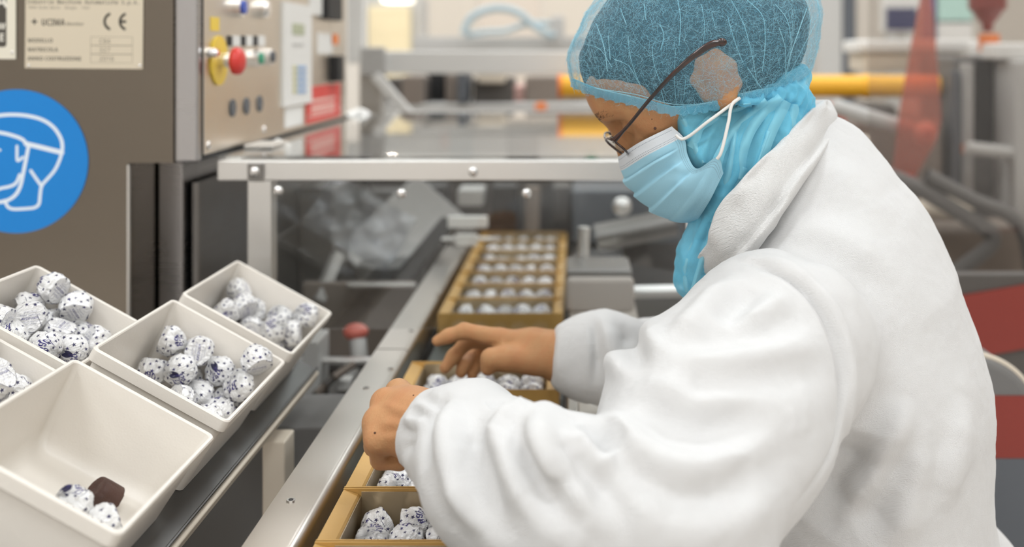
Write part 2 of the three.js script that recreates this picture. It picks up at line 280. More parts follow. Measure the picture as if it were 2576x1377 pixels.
// ---------------------------------------------------------------- inside the tunnel
{
  const o = thing('wrapping_machine', 'dark grey machine body inside the clear tunnel guard', 'machine', [0.1, 0, -2.75]);
  part(o, 'rear_panel', bx(-0.56, 0.45, -0.98, -0.31, 2.8, 2.86, 0.003), M.darkTaupe);
  part(o, 'side_panel', bx(-0.5815, -0.57, -EYE, -0.19, 1.62, 2.79, 0.003), M.steelDark);
  part(o, 'block', pbox(748, 838, 475, 900, 2.2, 0.3, 0.006), M.steelDark);
  part(o, 'slab', beam(P(905, 690, 2.35), P(1110, 500, 2.5), 0.16, 0.03), M.steelDark, 'slanted grey plate');
  part(o, 'upper_plate', pbox(840, 1090, 480, 540, 2.62, 0.05, 0.004), M.grey);
  part(o, 'shaft', bar(P(1340, 470, 2.5), P(1338, 580, 2.5), 0.018), M.taupe);
  part(o, 'shaft', bar(P(1470, 572, 1.95), P(1462, 705, 1.95), 0.011), M.steelPale);
  for (const [a, b, c, e] of [[1126, 1226, 546, 574], [1146, 1200, 592, 620], [1110, 1240, 600, 606]]) part(o, 'bracket_plate', pbox(a, b, c, e, 2.15, 0.02, 0.002), M.white);
  part(o, 'gear_housing', (() => { const g = new THREE.CylinderGeometry(0.07, 0.075, 0.05, 32); g.translate(...P(985, 690, 2.3).toArray()); return g; })(), M.grey);
  part(o, 'block', pbox(1440, 1720, 480, 612, 2.5, 0.2, 0.006), M.greyBlue);
  part(o, 'knob', dome(P(1565, 520, 2.45), 0.022, V(0, 0, 1), 0.7), M.steelPale);
  part(o, 'roller', bar(P(1500, 600, 2.3), P(1700, 560, 2.3), 0.03), M.steelDark);
  part(o, 'drive_plate', pbox(760, 1040, 712, 900, 2.0, 0.02, 0.004), M.taupe);
  part(o, 'cross_bar', pbox(770, 940, 905, 918, 1.75, 0.02, 0.003), M.steelPale);
  part(o, 'cross_bar', pbox(870, 1045, 716, 726, 1.97, 0.02, 0.003), M.steel);
  part(o, 'red_knob', (() => { const g = new THREE.SphereGeometry(0.018, 20, 14); g.scale(1.2, 0.8, 1); return g.translate(...P(895, 835, 1.82).toArray()); })(), M.redSoft);
  part(o, 'link', bar(P(900, 850, 1.82), P(905, 905, 1.8), 0.014), M.greyPale);
  for (const [a, b, c, e] of [[760, 800, 860, 1010], [826, 882, 960, 1070], [700, 770, 930, 990]]) part(o, 'sensor_block', pbox(a, b, c, e, 1.72, 0.08, 0.004), M.greyPale);
  part(o, 'sensor_cap', pbox(846, 880, 958, 985, 1.7, 0.03, 0.003), M.white);
  for (let k = 0; k < 4; k++) part(o, 'sensor_link', bar(P(775 + 22 * k, 1010 - 20 * k, 1.68), P(850 + 14 * k, 940 - 8 * k, 1.7), 0.006), k % 2 ? M.taupe : M.darkTaupe);
  { const g = new THREE.PlaneGeometry(0.2, 0.12, 30, 18), p = g.attributes.position; for (let i = 0; i < p.count; i++) { const x = p.getX(i), y = p.getY(i); p.setZ(i, 0.02 * Math.abs(noise(x * 24, y * 24, 1)) + 0.012 * noise(x * 50, y * 50, 2)); } g.computeVertexNormals(); g.rotateZ(-0.5); g.rotateX(-0.3); const c = P(905, 560, 2.15); g.translate(c.x, c.y, c.z); part(o, 'film_sheet', g, std({ color: lin(0.75, 0.77, 0.8), roughness: 0.12, transmission: 0.75, thickness: 0 }), 'crumpled clear film'); }
  for (const [a, b, c, e, m] of [[1055, 1120, 470, 600, M.black], [1235, 1300, 470, 560, M.black], [1390, 1435, 470, 560, M.darkTaupe], [1150, 1215, 478, 520, M.greyPale]]) part(o, 'inner_block', pbox(a, b, c, e, 2.55, 0.1, 0.005), m);
  part(o, 'arm', beam(P(1000, 720, 2.2), P(1130, 560, 2.3), 0.035, 0.03), M.black); part(o, 'arm', beam(P(850, 640, 2.05), P(800, 760, 2.0), 0.025, 0.02), M.greyPale);
  part(o, 'lower_panel', bx(-0.5, -0.31, -1.1, -0.6, 2.06, 2.1, 0.003), M.darkTaupe);
}
// ---------------------------------------------------------------- conveyor
const BELT = EYE - 0.468;
{
  const o = thing('conveyor', 'packing conveyor bed running under the clear guard', 'conveyor', [-0.13, 0, -1.6]);
  part(o, 'bed', box(-0.232, -0.015, BELT - 0.05, BELT - 0.002, -2.72, -0.55, 0.004), M.blackGloss);
  part(o, 'belt', box(-0.228, -0.018, BELT - 0.0025, BELT, -2.7, -0.56, 0.0005), std({ color: lin(0.03, 0.04, 0.035), roughness: 0.5, bumpMap: rep(blotchTex, 20), bumpScale: 0.0003 }));
  part(o, 'side_beam', box(-0.29, -0.236, BELT - 0.16, BELT - 0.05, -2.6, -0.58, 0.004), M.steelDark);
  for (const z of [-0.8, -2.3]) part(o, 'leg', box(-0.27, -0.23, 0, BELT - 0.16, z - 0.02, z + 0.02, 0.003), M.steelDark);
  for (const z of [-0.8, -2.3]) part(o, 'leg', box(-0.055, -0.016, 0, BELT - 0.05, z - 0.02, z + 0.02, 0.003), M.steelDark);
}
{
  // folded sheet rail: flat top, rounded right edge, short skirt
  const sheet = (name, label, d0, d1, mat) => {
    const o = thing(name, label, 'rail', [-0.265, EYE - 0.45, -(d0 + d1) / 2], 'guide rails left of the cartons');
    const s = new THREE.Shape(); s.moveTo(-0.289, -0.424); s.lineTo(-0.25, -0.424); s.absarc(-0.25, -0.433, 0.009, Math.PI / 2, 0, true); s.lineTo(-0.241, -0.47); s.lineTo(-0.243, -0.47); s.lineTo(-0.243, -0.433); s.absarc(-0.25, -0.433, 0.007, 0, Math.PI / 2, false); s.lineTo(-0.2875, -0.426); s.lineTo(-0.2875, -0.46); s.lineTo(-0.289, -0.46); s.closePath();
    const g = new THREE.ExtrudeGeometry(s, { depth: d1 - d0, bevelEnabled: false, curveSegments: 10 }); g.translate(0, EYE, -d1);
    part(o, 'folded_sheet', metric(g), mat); return o;
  };
  const a = sheet('guide_rail', 'long brushed steel guide rail in the foreground, left of the open cartons', 0.58, 1.548, M.satin);
  const b = sheet('guide_rail', 'rear part of the steel guide rail, running under the clear guard', 1.552, 2.65, M.satin);
  const sc = (o, px, py) => { const d = 0.424 * F / (py - CY), c = P(px, py, d), s = part(o, 'screw', disc(c.clone().add(V(0, 0.0006, 0)), 0.0042, 'y', 0.0016, 20), M.chrome); part(s, 'hex_socket', disc(c.clone().add(V(0, 0.0015, 0)), 0.0024, 'y', 0.0006, 6), M.blackGloss); };
  for (const q of [[732, 1261], [921, 978], [983, 930]]) sc(a, ...q);
  for (const q of [[1035, 834], [1101, 742]]) sc(b, ...q);
}
{ // steel bed on the worker's side
  const o = thing('side_table', 'brushed steel side table right of the cartons, under the far sleeve', 'table', [0.12, 0, -1.6]);
  part(o, 'top_plate', bx(0.003, 0.105, -0.452, -0.446, 1.04, 2.6, 0.001), M.satin);
  part(o, 'edge_rail', bx(-0.012, 0.003, -0.47, -0.446, 0.6, 2.62, 0.003), M.steel);
  for (const [px, py] of [[1447, 990], [1492, 1012], [1458, 748]]) { const d = 0.446 * F / (py - CY), c = P(px, py, d); part(o, 'screw', dome(c, 0.006, V(0, 1, 0), 0.6), M.chrome); }
  part(o, 'leg', bx(0.07, 0.1, -EYE, -0.452, 1.45, 1.48, 0.002), M.steelDark); part(o, 'leg', bx(0.07, 0.1, -EYE, -0.452, 2.4, 2.43, 0.002), M.steelDark);
  const g = pbox(1425, 1596, 700, 790, 1.78, 0.02, 0.012);
  part(o, 'end_bracket', g, M.clay, 'rounded pale end bracket');
  part(o, 'bracket_top', pbox(1425, 1590, 680, 702, 1.8, 0.12, 0.004), M.steelDark);
  part(o, 'cross_tube', bar(P(1590, 735, 1.85), P(1760, 732, 1.85), 0.011), M.steelPale);
  part(o, 'rear_cover', pbox(1500, 1760, 745, 1000, 1.95, 0.03, 0.004), M.steelDark);
}
// ---------------------------------------------------------------- rack under the bins
const TH = Math.atan(0.554), ex = V(Math.cos(TH), -Math.sin(TH), 0), ey = V(Math.sin(TH), Math.cos(TH), 0);
{
  const o = thing('bin_rack', 'slanted steel bin rack with beige frame and legs', 'rack', [-0.5, 0, -1.15]);
  const tilted = (u0, u1, h0, h1, d0, d1, r) => { const g = new RoundedBoxGeometry(u1 - u0, h1 - h0, d1 - d0, 2, r); g.translate((u0 + u1) / 2, (h0 + h1) / 2, 0); g.rotateZ(-TH); g.translate(-0.395, EYE - 0.3127, -(d0 + d1) / 2); return metric(g); };
  part(o, 'tray', tilted(-0.074, 0.09, -0.0885, -0.0853, 0.66, 1.475, 0.001), M.trayGrey);
  part(o, 'tray_lip', tilted(0.0885, 0.0915, -0.0885, -0.081, 0.66, 1.475, 0.001), M.trayGrey);
  part(o, 'frame_rail', tilted(0.06, 0.096, -0.106, -0.0888, 0.64, 1.48, 0.002), M.beige);
  part(o, 'rear_tray', tilted(-0.24, -0.076, -0.1205, -0.1172, 0.7, 1.3, 0.001), M.steelDark);
  part(o, 'leg', bx(-0.381, -0.353, -EYE, -0.468, 1.3, 1.345, 0.003), M.beige); part(o, 'leg', bx(-0.6, -0.565, -EYE, -0.36, 1.235, 1.37, 0.003), M.beige);
  part(o, 'leg', bx(-0.6, -0.565, -EYE, -0.36, 0.7, 0.74, 0.003), M.beige);
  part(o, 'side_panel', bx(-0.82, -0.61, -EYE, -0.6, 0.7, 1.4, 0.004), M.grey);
}
{ const o = thing('low_cabinet', 'dark grey low cabinet standing behind the legs of the bin rack', 'cabinet', [-0.36, 0, -1.48]);
  part(o, 'housing', bx(-0.56, -0.3, -EYE + 0.03, -0.485, 1.4, 1.54, 0.004), M.grey); part(o, 'plinth', bx(-0.55, -0.31, -EYE, -EYE + 0.03, 1.41, 1.53, 0.004), M.grey); }
// ---------------------------------------------------------------- bins
function loft(rings, capLast = true) {
  const n = 32, pos = [], idx = [];
  const loop = ([a, b, y, r]) => { const o = []; for (let k = 0; k < 4; k++) for (let j = 0; j < 8; j++) { const t = k * Math.PI / 2 + j / 7 * Math.PI / 2, sx = k === 0 || k === 3 ? 1 : -1, sz = k < 2 ? 1 : -1; o.push([sx * (a - r) + Math.cos(t) * r, y, sz * (b - r) + Math.sin(t) * r]); } return o; };
  rings.forEach((q) => loop(q).forEach((p) => pos.push(...p)));
  for (let i = 0; i + 1 < rings.length; i++) for (let j = 0; j < n; j++) { const a = i * n + j, b = i * n + (j + 1) % n, c = a + n, d = b + n; idx.push(a, c, b, b, c, d); }
  for (const [q, flip] of [[0, false], [rings.length - 1, true]]) { const c = pos.length / 3; pos.push(0, rings[q][2], 0); for (let j = 0; j < n; j++) { const a = q * n + j, b = q * n + (j + 1) % n; idx.push(...(flip ? [c, b, a] : [c, a, b])); } }
  let g = new THREE.BufferGeometry(); g.setAttribute('position', new THREE.Float32BufferAttribute(pos, 3)); g.setIndex(idx);
  return creased(metric(g.toNonIndexed()), 0.6);
}
function creased(g, angle) { // smooth normals across soft edges only
  const p = g.attributes.position, fn = [], map = new Map(), a = V(), b = V(), c = V();
  for (let i = 0; i < p.count; i += 3) { a.fromBufferAttribute(p, i); b.fromBufferAttribute(p, i + 1); c.fromBufferAttribute(p, i + 2); const n = b.clone().sub(a).cross(c.clone().sub(a)); fn.push(n); for (const v of [a, b, c]) { const k = [v.x, v.y, v.z].map((x) => Math.round(x * 1e5)).join(); if (!map.has(k)) map.set(k, []); map.get(k).push(n); } }
  const out = new Float32Array(p.count * 3), lim = Math.cos(angle);
  for (let i = 0; i < p.count; i++) { a.fromBufferAttribute(p, i); const n = fn[Math.floor(i / 3)], u = n.clone().normalize(), s = V(); for (const m of map.get([a.x, a.y, a.z].map((x) => Math.round(x * 1e5)).join())) if (m.clone().normalize().dot(u) > lim) s.add(m); s.normalize().toArray(out, i * 3); }
  g.setAttribute('normal', new THREE.BufferAttribute(out, 3)); return g;
}
const binMat = std({ color: lin(0.8, 0.75, 0.68), roughness: 0.38, roughnessMap: null, bumpMap: rep(blotchTex, 6), bumpScale: 0.0002, clearcoat: 0.15, clearcoatRoughness: 0.3 });
const BIN_H = 0.085;
function bin(label, c, hw, hd) {
  const o = thing('plastic_bin', label, 'bin', c.clone().addScaledVector(ey, -BIN_H).toArray(), 'cream plastic bins on the slanted rack');
  o.rotation.z = -TH;
  const t = 0.0035, H = BIN_H;
  const body = loft([[hw - 0.009, hd - 0.009, 0, 0.008], [hw - 0.004, hd - 0.004, H - 0.014, 0.008], [hw - 0.0038, hd - 0.0038, H - 0.0135, 0.008], [hw - 0.001, hd - 0.001, H - 0.013, 0.007], [hw, hd, H - 0.012, 0.007], [hw, hd, H - 0.0012, 0.007], [hw - 0.0012, hd - 0.0012, H, 0.006], [hw - t + 0.0004, hd - t + 0.0004, H, 0.005], [hw - t - 0.0006, hd - t - 0.0006, H - 0.001, 0.005], [hw - t - 0.0068, hd - t - 0.0068, 0.022, 0.006], [hw - t - 0.0085, hd - t - 0.0085, 0.0145, 0.006], [hw - t - 0.0125, hd - t - 0.0125, 0.0085, 0.006], [hw - t - 0.018, hd - t - 0.018, 0.0052, 0.006], [hw - t - 0.025, hd - t - 0.025, 0.0042, 0.006]]);
  const m = mesh('bin_body', body, binMat); o.add(m);
  return { o, c, hw, hd };
}
const rel = (x, y, d) => V(x, EYE + y, -d);
const bins = {
  front: bin('nearest cream bin, almost empty, with one bare brown chocolate', rel(-0.395, -0.3127, 0.881), 0.0742, 0.1025),
  mid: bin('cream bin in the middle of the front row, partly filled with starred chocolates', rel(-0.395, -0.3127, 1.121), 0.0742, 0.1025),
  far: bin('farthest cream bin of the front row, beside the guard post', rel(-0.395, -0.3127, 1.353), 0.0742, 0.1025),
  left: bin('cream bin in the rear row, heaped with starred chocolates below the blue sign', rel(-0.481 - 0.07 * 0.875, -0.301 + 0.07 * 0.485, 1.115), 0.07, 0.085),
  edge: bin('cream bin cut off by the left edge of the picture', rel(-0.481 - 0.07 * 0.875, -0.301 + 0.07 * 0.485, 0.927), 0.07, 0.085),
};
// ---------------------------------------------------------------- wrapped chocolates
const CR = 0.0163;
function candyTex(s) {
  const save = seed; seed = s;
  const t = canvas(1024, 1024, (c) => {
    c.fillStyle = '#f3f2f1'; c.fillRect(0, 0, 1024, 1024);
    const uv = (d) => { const psi = Math.acos(clamp(-d.y, -1, 1)), az = Math.atan2(d.z, d.x), r = psi / Math.PI * 500; return [512 + r * Math.cos(az), 512 + r * Math.sin(az)]; };
    const pts = [];
    for (let i = 0; i < 900 && pts.length < 44; i++) { const z = rr(-1, 1), a = rr(0, 6.283), q = Math.sqrt(1 - z * z), d = V(q * Math.cos(a), z, q * Math.sin(a)); if (d.y < -0.72 || pts.some((p) => p.angleTo(d) < 0.36)) continue; pts.push(d); }
    for (const d of pts) { const t1 = V(0, 1, 0).cross(d).normalize(), t2 = d.clone().cross(t1), R = rr(0.115, 0.145), a0 = rr(0, 6); c.fillStyle = rnd() < 0.85 ? '#2c2a55' : '#3a3570'; c.beginPath(); for (let k = 0; k < 10; k++) { const q = k % 2 ? R * 0.42 : R, a = a0 + k * Math.PI / 5; c.lineTo(...uv(d.clone().addScaledVector(t1, q * Math.cos(a)).addScaledVector(t2, q * Math.sin(a)).normalize())); } c.fill(); }
    // wrapper edges
    c.strokeStyle = '#3b3a55'; for (let k = 0; k < 4; k++) { let d = V(rr(-1, 1), rr(-0.5, 1), rr(-1, 1)).normalize(), v = V(rr(-1, 1), rr(-1, 1), rr(-1, 1)); c.lineWidth = rr(2, 5); c.beginPath(); for (let j = 0; j < 9; j++) { c.lineTo(...uv(d)); d = d.clone().addScaledVector(v.addScaledVector(V(rr(-1, 1), rr(-1, 1), rr(-1, 1)), 0.3).clone().normalize(), 0.12).normalize(); } c.stroke(); }
    for (let k = 0; k < 5; k++) { const a0 = rr(0, 6.28), a1 = a0 + rr(0.5, 1.3); c.lineWidth = rr(3, 7); c.strokeStyle = '#3a3a58'; c.beginPath(); for (let j = 0; j <= 10; j++) { const a = lerp(a0, a1, j / 10), r = 150 + 5 * Math.sin(a * 7) + rr(-2, 2); c.lineTo(512 + r * Math.cos(a), 512 + r * Math.sin(a)); } c.stroke(); }
    // lettering on the flat base
    c.textAlign = 'center'; c.fillStyle = '#8a8aa2'; c.font = '29px sans-serif'; c.fillText('CLASSICO', 512, 458); c.fillText('ORIGINAL DARK', 512, 492); c.fillStyle = '#3d3a78'; c.font = 'bold 37px sans-serif'; c.fillText('PERUGINA', 512, 530); c.fillStyle = '#a9a9bb'; c.font = '20px sans-serif'; c.fillText('cioccolatino fondente', 512, 560); c.fillText('con nocciola', 512, 584);
    // script lettering on the dome
    for (const a of [0.4, 3.3]) { c.save(); c.translate(512 + 330 * Math.cos(a), 512 + 330 * Math.sin(a)); c.rotate(a + Math.PI / 2); c.scale(1.8, 1.1); c.fillStyle = '#38307c'; c.font = 'italic bold 104px serif'; c.fillText('Baci', 0, 30); c.restore(); }
  });
  seed = save; return t;
}
const foilTex = dataTex(512, (x, y) => 0.6 * (1 - Math.abs(2 * tn64(x, y) - 1)) + 0.3 * (1 - Math.abs(2 * tn16((x + 2 * y) % 512, y) - 1)) + 0.1 * tn8(x, y));
const candyMats = [77, 991, 4242].map((s) => std({ map: candyTex(s), roughness: 0.33, metalness: 0.2, clearcoat: 0.35, clearcoatRoughness: 0.2, bumpMap: rep(foilTex, 3), bumpScale: 0.0012 }));
const candyGeos = [3, 17, 41, 88].map((s) => {
  const g = new THREE.SphereGeometry(1, 48, 36), p = g.attributes.position, uv = g.attributes.uv, v = V();
  for (let i = 0; i < p.count; i++) {
    v.fromBufferAttribute(p, i); const psi = Math.acos(clamp(-v.y, -1, 1)), az = Math.atan2(v.z, v.x), r = psi / Math.PI * (500 / 1024);
    uv.setXY(i, 0.5 + r * Math.cos(az), 0.5 - r * Math.sin(az));
    // a dome on a flat round base with a crimped rim, loosely wrapped
    const N = (f, o) => noise(v.x * f + s + o, v.y * f + 2 * s, v.z * f), rid = (f, o) => 1 - Math.abs(N(f, o)) * 2;
    const rim = Math.exp(-Math.pow((psi - 0.92) / 0.13, 2));
    const R = 0.95 + 0.09 * N(1.4, 0) + 0.085 * rid(2.1, 9) + 0.05 * rid(4.2, 4) * (psi > 0.7 ? 1 : 0.15) + 0.022 * rid(8, 1) * (psi > 0.7 ? 1 : 0.2) + 0.07 * rim;
    v.multiplyScalar(R);
    if (v.y < -0.6) v.y = -0.6 + 0.06 * (v.y + 0.6);
    if (v.y > 0.35) { const q = 1 - 0.16 * (v.y - 0.35); v.x *= q; v.z *= q; v.y *= 1.06; }
    p.setXYZ(i, v.x * CR, v.y * CR, v.z * CR);
  }
  g.computeVertexNormals(); const q = g.attributes.normal; // close the seam of the sphere
  for (let r = 0; r <= 36; r++) { const a = r * 49, b = a + 48, n = V(q.getX(a) + q.getX(b), q.getY(a) + q.getY(b), q.getZ(a) + q.getZ(b)).normalize(); q.setXYZ(a, n.x, n.y, n.z); q.setXYZ(b, n.x, n.y, n.z); }
  return g;
});
let candyCount = 0;
// face: 'base' turns the lettered flat base to the viewer's side, rolled by spin
function candy(pos, label, group, face, spin = 0) {
  const k = candyCount++, m = mesh(numbered('wrapped_chocolate'), candyGeos[k % 4], candyMats[(k * 7 + 3) % 3]);
  m.position.copy(pos); scene.add(m);
  if (face === 'base') { const n = V(0, EYE, 0).sub(pos).normalize(); m.quaternion.setFromUnitVectors(V(0, -1, 0), n); const want = V(0, 1, 0).applyAxisAngle(n, spin + Math.PI).projectOnPlane(n).normalize(), have = V(0, 0, 1).applyQuaternion(m.quaternion).projectOnPlane(n).normalize(); const a = Math.atan2(have.clone().cross(want).dot(n), have.dot(want)); m.quaternion.premultiply(new THREE.Quaternion().setFromAxisAngle(n, a)); }
  else m.quaternion.setFromEuler(new THREE.Euler(rr(-2, 2), rr(0, 6.28), rr(-2, 2)));
  return tag(m, label, 'chocolate', group);
}
// spread a heap until no two chocolates share space, inside the bin's walls
function settle(list, hw, hd, floor, iter = 500) {
  const D = CR * 1.98;
  for (let k = 0; k < iter; k++) {
    for (let i = 0; i < list.length; i++) for (let j = i + 1; j < list.length; j++) { const d = list[i].clone().sub(list[j]), l = d.length() || 1e-6; if (l < D) { d.multiplyScalar((D - l) / l / 2); list[i].add(d); list[j].sub(d); } }
    for (const p of list) { const t = (p.y - floor) * 0.08, W = hw - CR * 1.16 - 0.0135 + t, Dp = hd - CR * 1.16 - 0.0135 + t; p.x = clamp(p.x, -W, W); p.z = clamp(p.z, -Dp, Dp); p.y = Math.max(p.y, floor + CR * 1.28); }
  }
  return list;
}
function fill(b, seeds, names, group, filler = 0) {
  const fl = -BIN_H + 0.0045, local = seeds.map(([px, py, h]) => { const a = P(px, py, 1).sub(V(0, EYE, 0)), cc = b.c.clone().sub(V(0, EYE, 0)), d = (h + cc.dot(ey)) / a.dot(ey), q = a.multiplyScalar(d).sub(cc); return V(q.dot(ex), h, q.z); });
  for (let i = 0; i < filler; i++) local.push(V(rr(-0.05, 0.06), -0.064, rr(-0.08, 0.08)));
  settle(local, b.hw, b.hd, fl);
  local.forEach((q, i) => { const w = b.c.clone().addScaledVector(ex, q.x).addScaledVector(ey, q.y).add(V(0, 0, q.z)), s = seeds[i]; candy(w, (s && s[5]) || names, group, s && s[3], s && s[4]); });
}
fill(bins.mid, [
  [365, 908, -0.055, 0, 0, 'starred chocolate farthest left in the middle bin, blue script on its crown'], [425, 875, -0.035, 0, 0, 'chocolate peeking out behind the two leftmost ones in the middle bin'], [438, 918, -0.045, 0, 0, 'tall starred chocolate, second from the left in the middle bin'],
  [492, 918, -0.04, 'base', 1.4, 'chocolate with its lettered base upright at the back of the middle bin'], [485, 960, -0.058, 0, 0, 'crumpled chocolate at the centre of the middle bin'], [552, 968, -0.045, 0, 0, 'starred chocolate right of centre in the middle bin'],
  [520, 1000, -0.06, 0, 0, 'chocolate low against the near wall of the middle bin'], [596, 1000, -0.05, 'base', 2.4, 'chocolate showing its lettered white base near the right wall of the middle bin'], [570, 1035, -0.06, 0, 0, 'crumpled chocolate in the nearest corner of the middle bin'],
  [632, 962, -0.04, 0, 0, 'chocolate leaning on the right wall of the middle bin, under the topmost one'], [670, 920, -0.018, 0, 0, 'topmost starred chocolate standing over the right wall of the middle bin']], 'chocolate half hidden at the bottom of the middle bin', 'chocolates in the middle bin', 3);
fill(bins.left, [
  [60, 792, -0.03, 'base', 0, 'chocolate showing its lettered round base in the rear bin'], [100, 752, -0.032, 0, 0, 'starred chocolate behind the lettered one in the rear bin'], [145, 742, -0.03, 0, 0, 'rearmost starred chocolate in the rear bin'], [138, 805, -0.04, 0, 0, 'chocolate right beside the lettered one in the rear bin'],
  [215, 800, -0.035, 0, 0, 'big starred chocolate with blue script in the rear bin'], [285, 815, -0.04, 0, 0, 'starred chocolate in the right corner of the rear bin'], [165, 842, -0.035, 0, 0, 'chocolate in the middle of the heap in the rear bin'], [35, 845, -0.03, 0, 0, 'chocolate at the near left of the rear bin'],
  [95, 872, -0.028, 0, 0, 'starred chocolate at the near wall of the rear bin'], [175, 875, -0.03, 0, 0, 'nearest starred chocolate of the rear bin'], [232, 868, -0.03, 0, 0, 'chocolate half behind the wall of the middle bin'], [25, 760, -0.035, 0, 0, 'crumpled chocolate at the left end of the rear bin'], [-8, 800, -0.03, 0, 0, 'chocolate cut by the left picture edge, upper one']], 'chocolate half hidden under the heap in the rear bin', 'chocolates in the rear bin', 9);
fill(bins.edge, [[15, 905, -0.02, 0, 0, 'upper chocolate in the bin at the left picture edge'], [35, 945, -0.025, 0, 0, 'chocolate at the right of the bin at the left picture edge'], [-10, 965, -0.02, 0, 0, 'nearest chocolate of the bin at the left picture edge'], [-40, 920, -0.02, 0, 0, 'outermost chocolate of the bin at the left picture edge'], [60, 930, -0.045, 0, 0, 'chocolate in the right corner of the bin at the left picture edge']], 'chocolate buried at the bottom of the bin at the left picture edge', 'chocolates in the bin at the picture edge', 7);
fill(bins.far, [[592, 738, -0.034, 0, 0, 'topmost chocolate of the farthest bin'], [562, 788, -0.045, 0, 0, 'chocolate left below the topmost one in the farthest bin'], [612, 782, -0.04, 0, 0, 'chocolate right below the topmost one in the farthest bin'], [656, 768, -0.042, 0, 0, 'pointed chocolate at the far wall of the farthest bin'], [530, 770, -0.05, 0, 0, 'leftmost chocolate of the farthest bin'], [640, 830, -0.05, 0, 0, 'chocolate in the middle of the near wall of the farthest bin'], [684, 815, -0.045, 0, 0, 'chocolate at the centre of the heap in the farthest bin'], [690, 850, -0.045, 0, 0, 'chocolate right of centre at the near wall of the farthest bin'], [720, 868, -0.055, 0, 0, 'chocolate in the nearest corner of the farthest bin'], [765, 812, -0.03, 0, 0, 'chocolate leaning on the right wall of the farthest bin'], [752, 850, -0.04, 0, 0, 'chocolate below the one on the right wall of the farthest bin'], [620, 740, -0.05, 0, 0, 'chocolate behind the topmost one in the farthest bin']], 'chocolate buried at the bottom of the farthest bin', 'chocolates in the farthest bin', 5);
fill(bins.front, [[205, 1300, -0.062, 0, 0, 'left wrapped chocolate at the near wall of the nearest bin'], [318, 1362, -0.062, 0, 0, 'wrapped chocolate in the nearest corner of the nearest bin']], 'wrapped chocolate', 'wrapped chocolates in the nearest bin');
{ // the bare one
  const prof = [[0, 0], [0.0125, 0], [0.0135, 0.001], [0.0118, 0.016], [0.0112, 0.0205], [0.009, 0.0225], [0.004, 0.0215], [0, 0.021]].map(([x, y]) => new THREE.Vector2(x, y));
  const g = new THREE.LatheGeometry(prof, 40), p = g.attributes.position; for (let i = 0; i < p.count; i++) { const v = V(p.getX(i), p.getY(i), p.getZ(i)), n = 1 + 0.05 * noise(v.x * 300, v.y * 300, v.z * 300); p.setXYZ(i, v.x * n, v.y + 0.0006 * noise(v.x * 500, 3, v.z * 500), v.z * n); } g.computeVertexNormals();
  g.rotateX(0.5); g.rotateZ(0.55);
  const b = bins.front, aa = P(283, 1262, 1).sub(V(0, EYE, 0)), cc = b.c.clone().sub(V(0, EYE, 0)), w = aa.multiplyScalar((-0.074 + cc.dot(ey)) / aa.dot(ey)).add(V(0, EYE, 0)); g.translate(w.x, w.y, w.z);
  solo('chocolate_piece', g, std({ color: lin(0.075, 0.032, 0.022), roughness: 0.42, bumpMap: rep(blotchTex, 3), bumpScale: 0.0006 }), 'bare dark brown chocolate stump lying in the nearest bin', 'chocolate');
}
// ---------------------------------------------------------------- cartons
const gold = std({ color: lin(0.56, 0.335, 0.1), roughness: 0.42, metalness: 0.25, bumpMap: rep(blotchTex, 3), bumpScale: 0.0003 });
const goldIn = std({ color: lin(0.42, 0.33, 0.21), roughness: 0.3, metalness: 0.55, bumpMap: rep(blotchTex, 2), bumpScale: 0.0004 });
const RIM = EYE - 0.42, CX0 = -0.226, CX1 = -0.022;
function carton(label, d0, d1, h = 0.046, rim = RIM) {
  const o = thing('gold_carton', label, 'carton', [(CX0 + CX1) / 2, BELT + 0.0005, -(d0 + d1) / 2], 'gold cartons on the conveyor'), y0 = BELT + 0.0005, z0 = -d1, z1 = -d0, t = 0.0014;
  part(o, 'base', box(CX0 + 0.001, CX1 - 0.001, y0, y0 + 0.0015, z0, z1, 0.0004), goldIn);
  for (const [x0, x1, s] of [[CX0, CX0 + 0.017, 1], [CX1 - 0.017, CX1, -1]]) { // hollow folded side: the top slopes a little inwards
    const sh = new THREE.Shape(); const a = s > 0 ? x0 : x1, b = s > 0 ? x1 : x0; sh.moveTo(a, y0); sh.lineTo(a, rim - 0.002); sh.lineTo(a + s * 0.001, rim); sh.lineTo(b - s * 0.002, rim - 0.004); sh.lineTo(b, rim - 0.006); sh.lineTo(b, y0 + 0.002); sh.closePath();
    const g = new THREE.ExtrudeGeometry(sh, { depth: d1 - d0 - 0.004, bevelEnabled: false }); g.translate(0, 0, z0 + 0.002); part(o, 'side_wall', metric(g), gold);
  }
  part(o, 'end_wall', box(CX0 + 0.0005, CX1 - 0.0005, y0, rim + 0.001, z0, z0 + t, 0.0005), gold); part(o, 'end_wall', box(CX0 + 0.0005, CX1 - 0.0005, y0, rim + 0.001, z1 - t, z1, 0.0005), gold);
  part(o, 'lining', box(CX0 + 0.018, CX1 - 0.018, y0 + 0.003, rim - 0.002, z0 + t, z0 + t + 0.001, 0.0003), goldIn); part(o, 'lining', box(CX0 + 0.0172, CX0 + 0.0182, y0 + 0.003, rim - 0.006, z0 + 0.003, z1 - 0.003, 0.0003), goldIn);
  return o;
}
function pack(d0, d1, label, group, rows, cols, lift = 0) {
  const x0 = CX0 + 0.0195 + CR * 1.16, x1 = CX1 - 0.0185 - CR * 1.16;
  for (let r = 0; r < rows; r++) for (let c = 0; c < cols; c++) {
    const d = rows === 1 ? (d0 + d1) / 2 : lerp(d1 - CR * 1.16 - 0.005, d0 + CR * 1.16 + 0.003, r / (rows - 1));
    candy(V(lerp(x0, x1, cols === 1 ? 0.5 : c / (cols - 1)), BELT + 0.0025 + CR * 1.12 + lift + rr(0, 0.002), -d), typeof label === 'function' ? label(r, c) : label, group);
  }
}
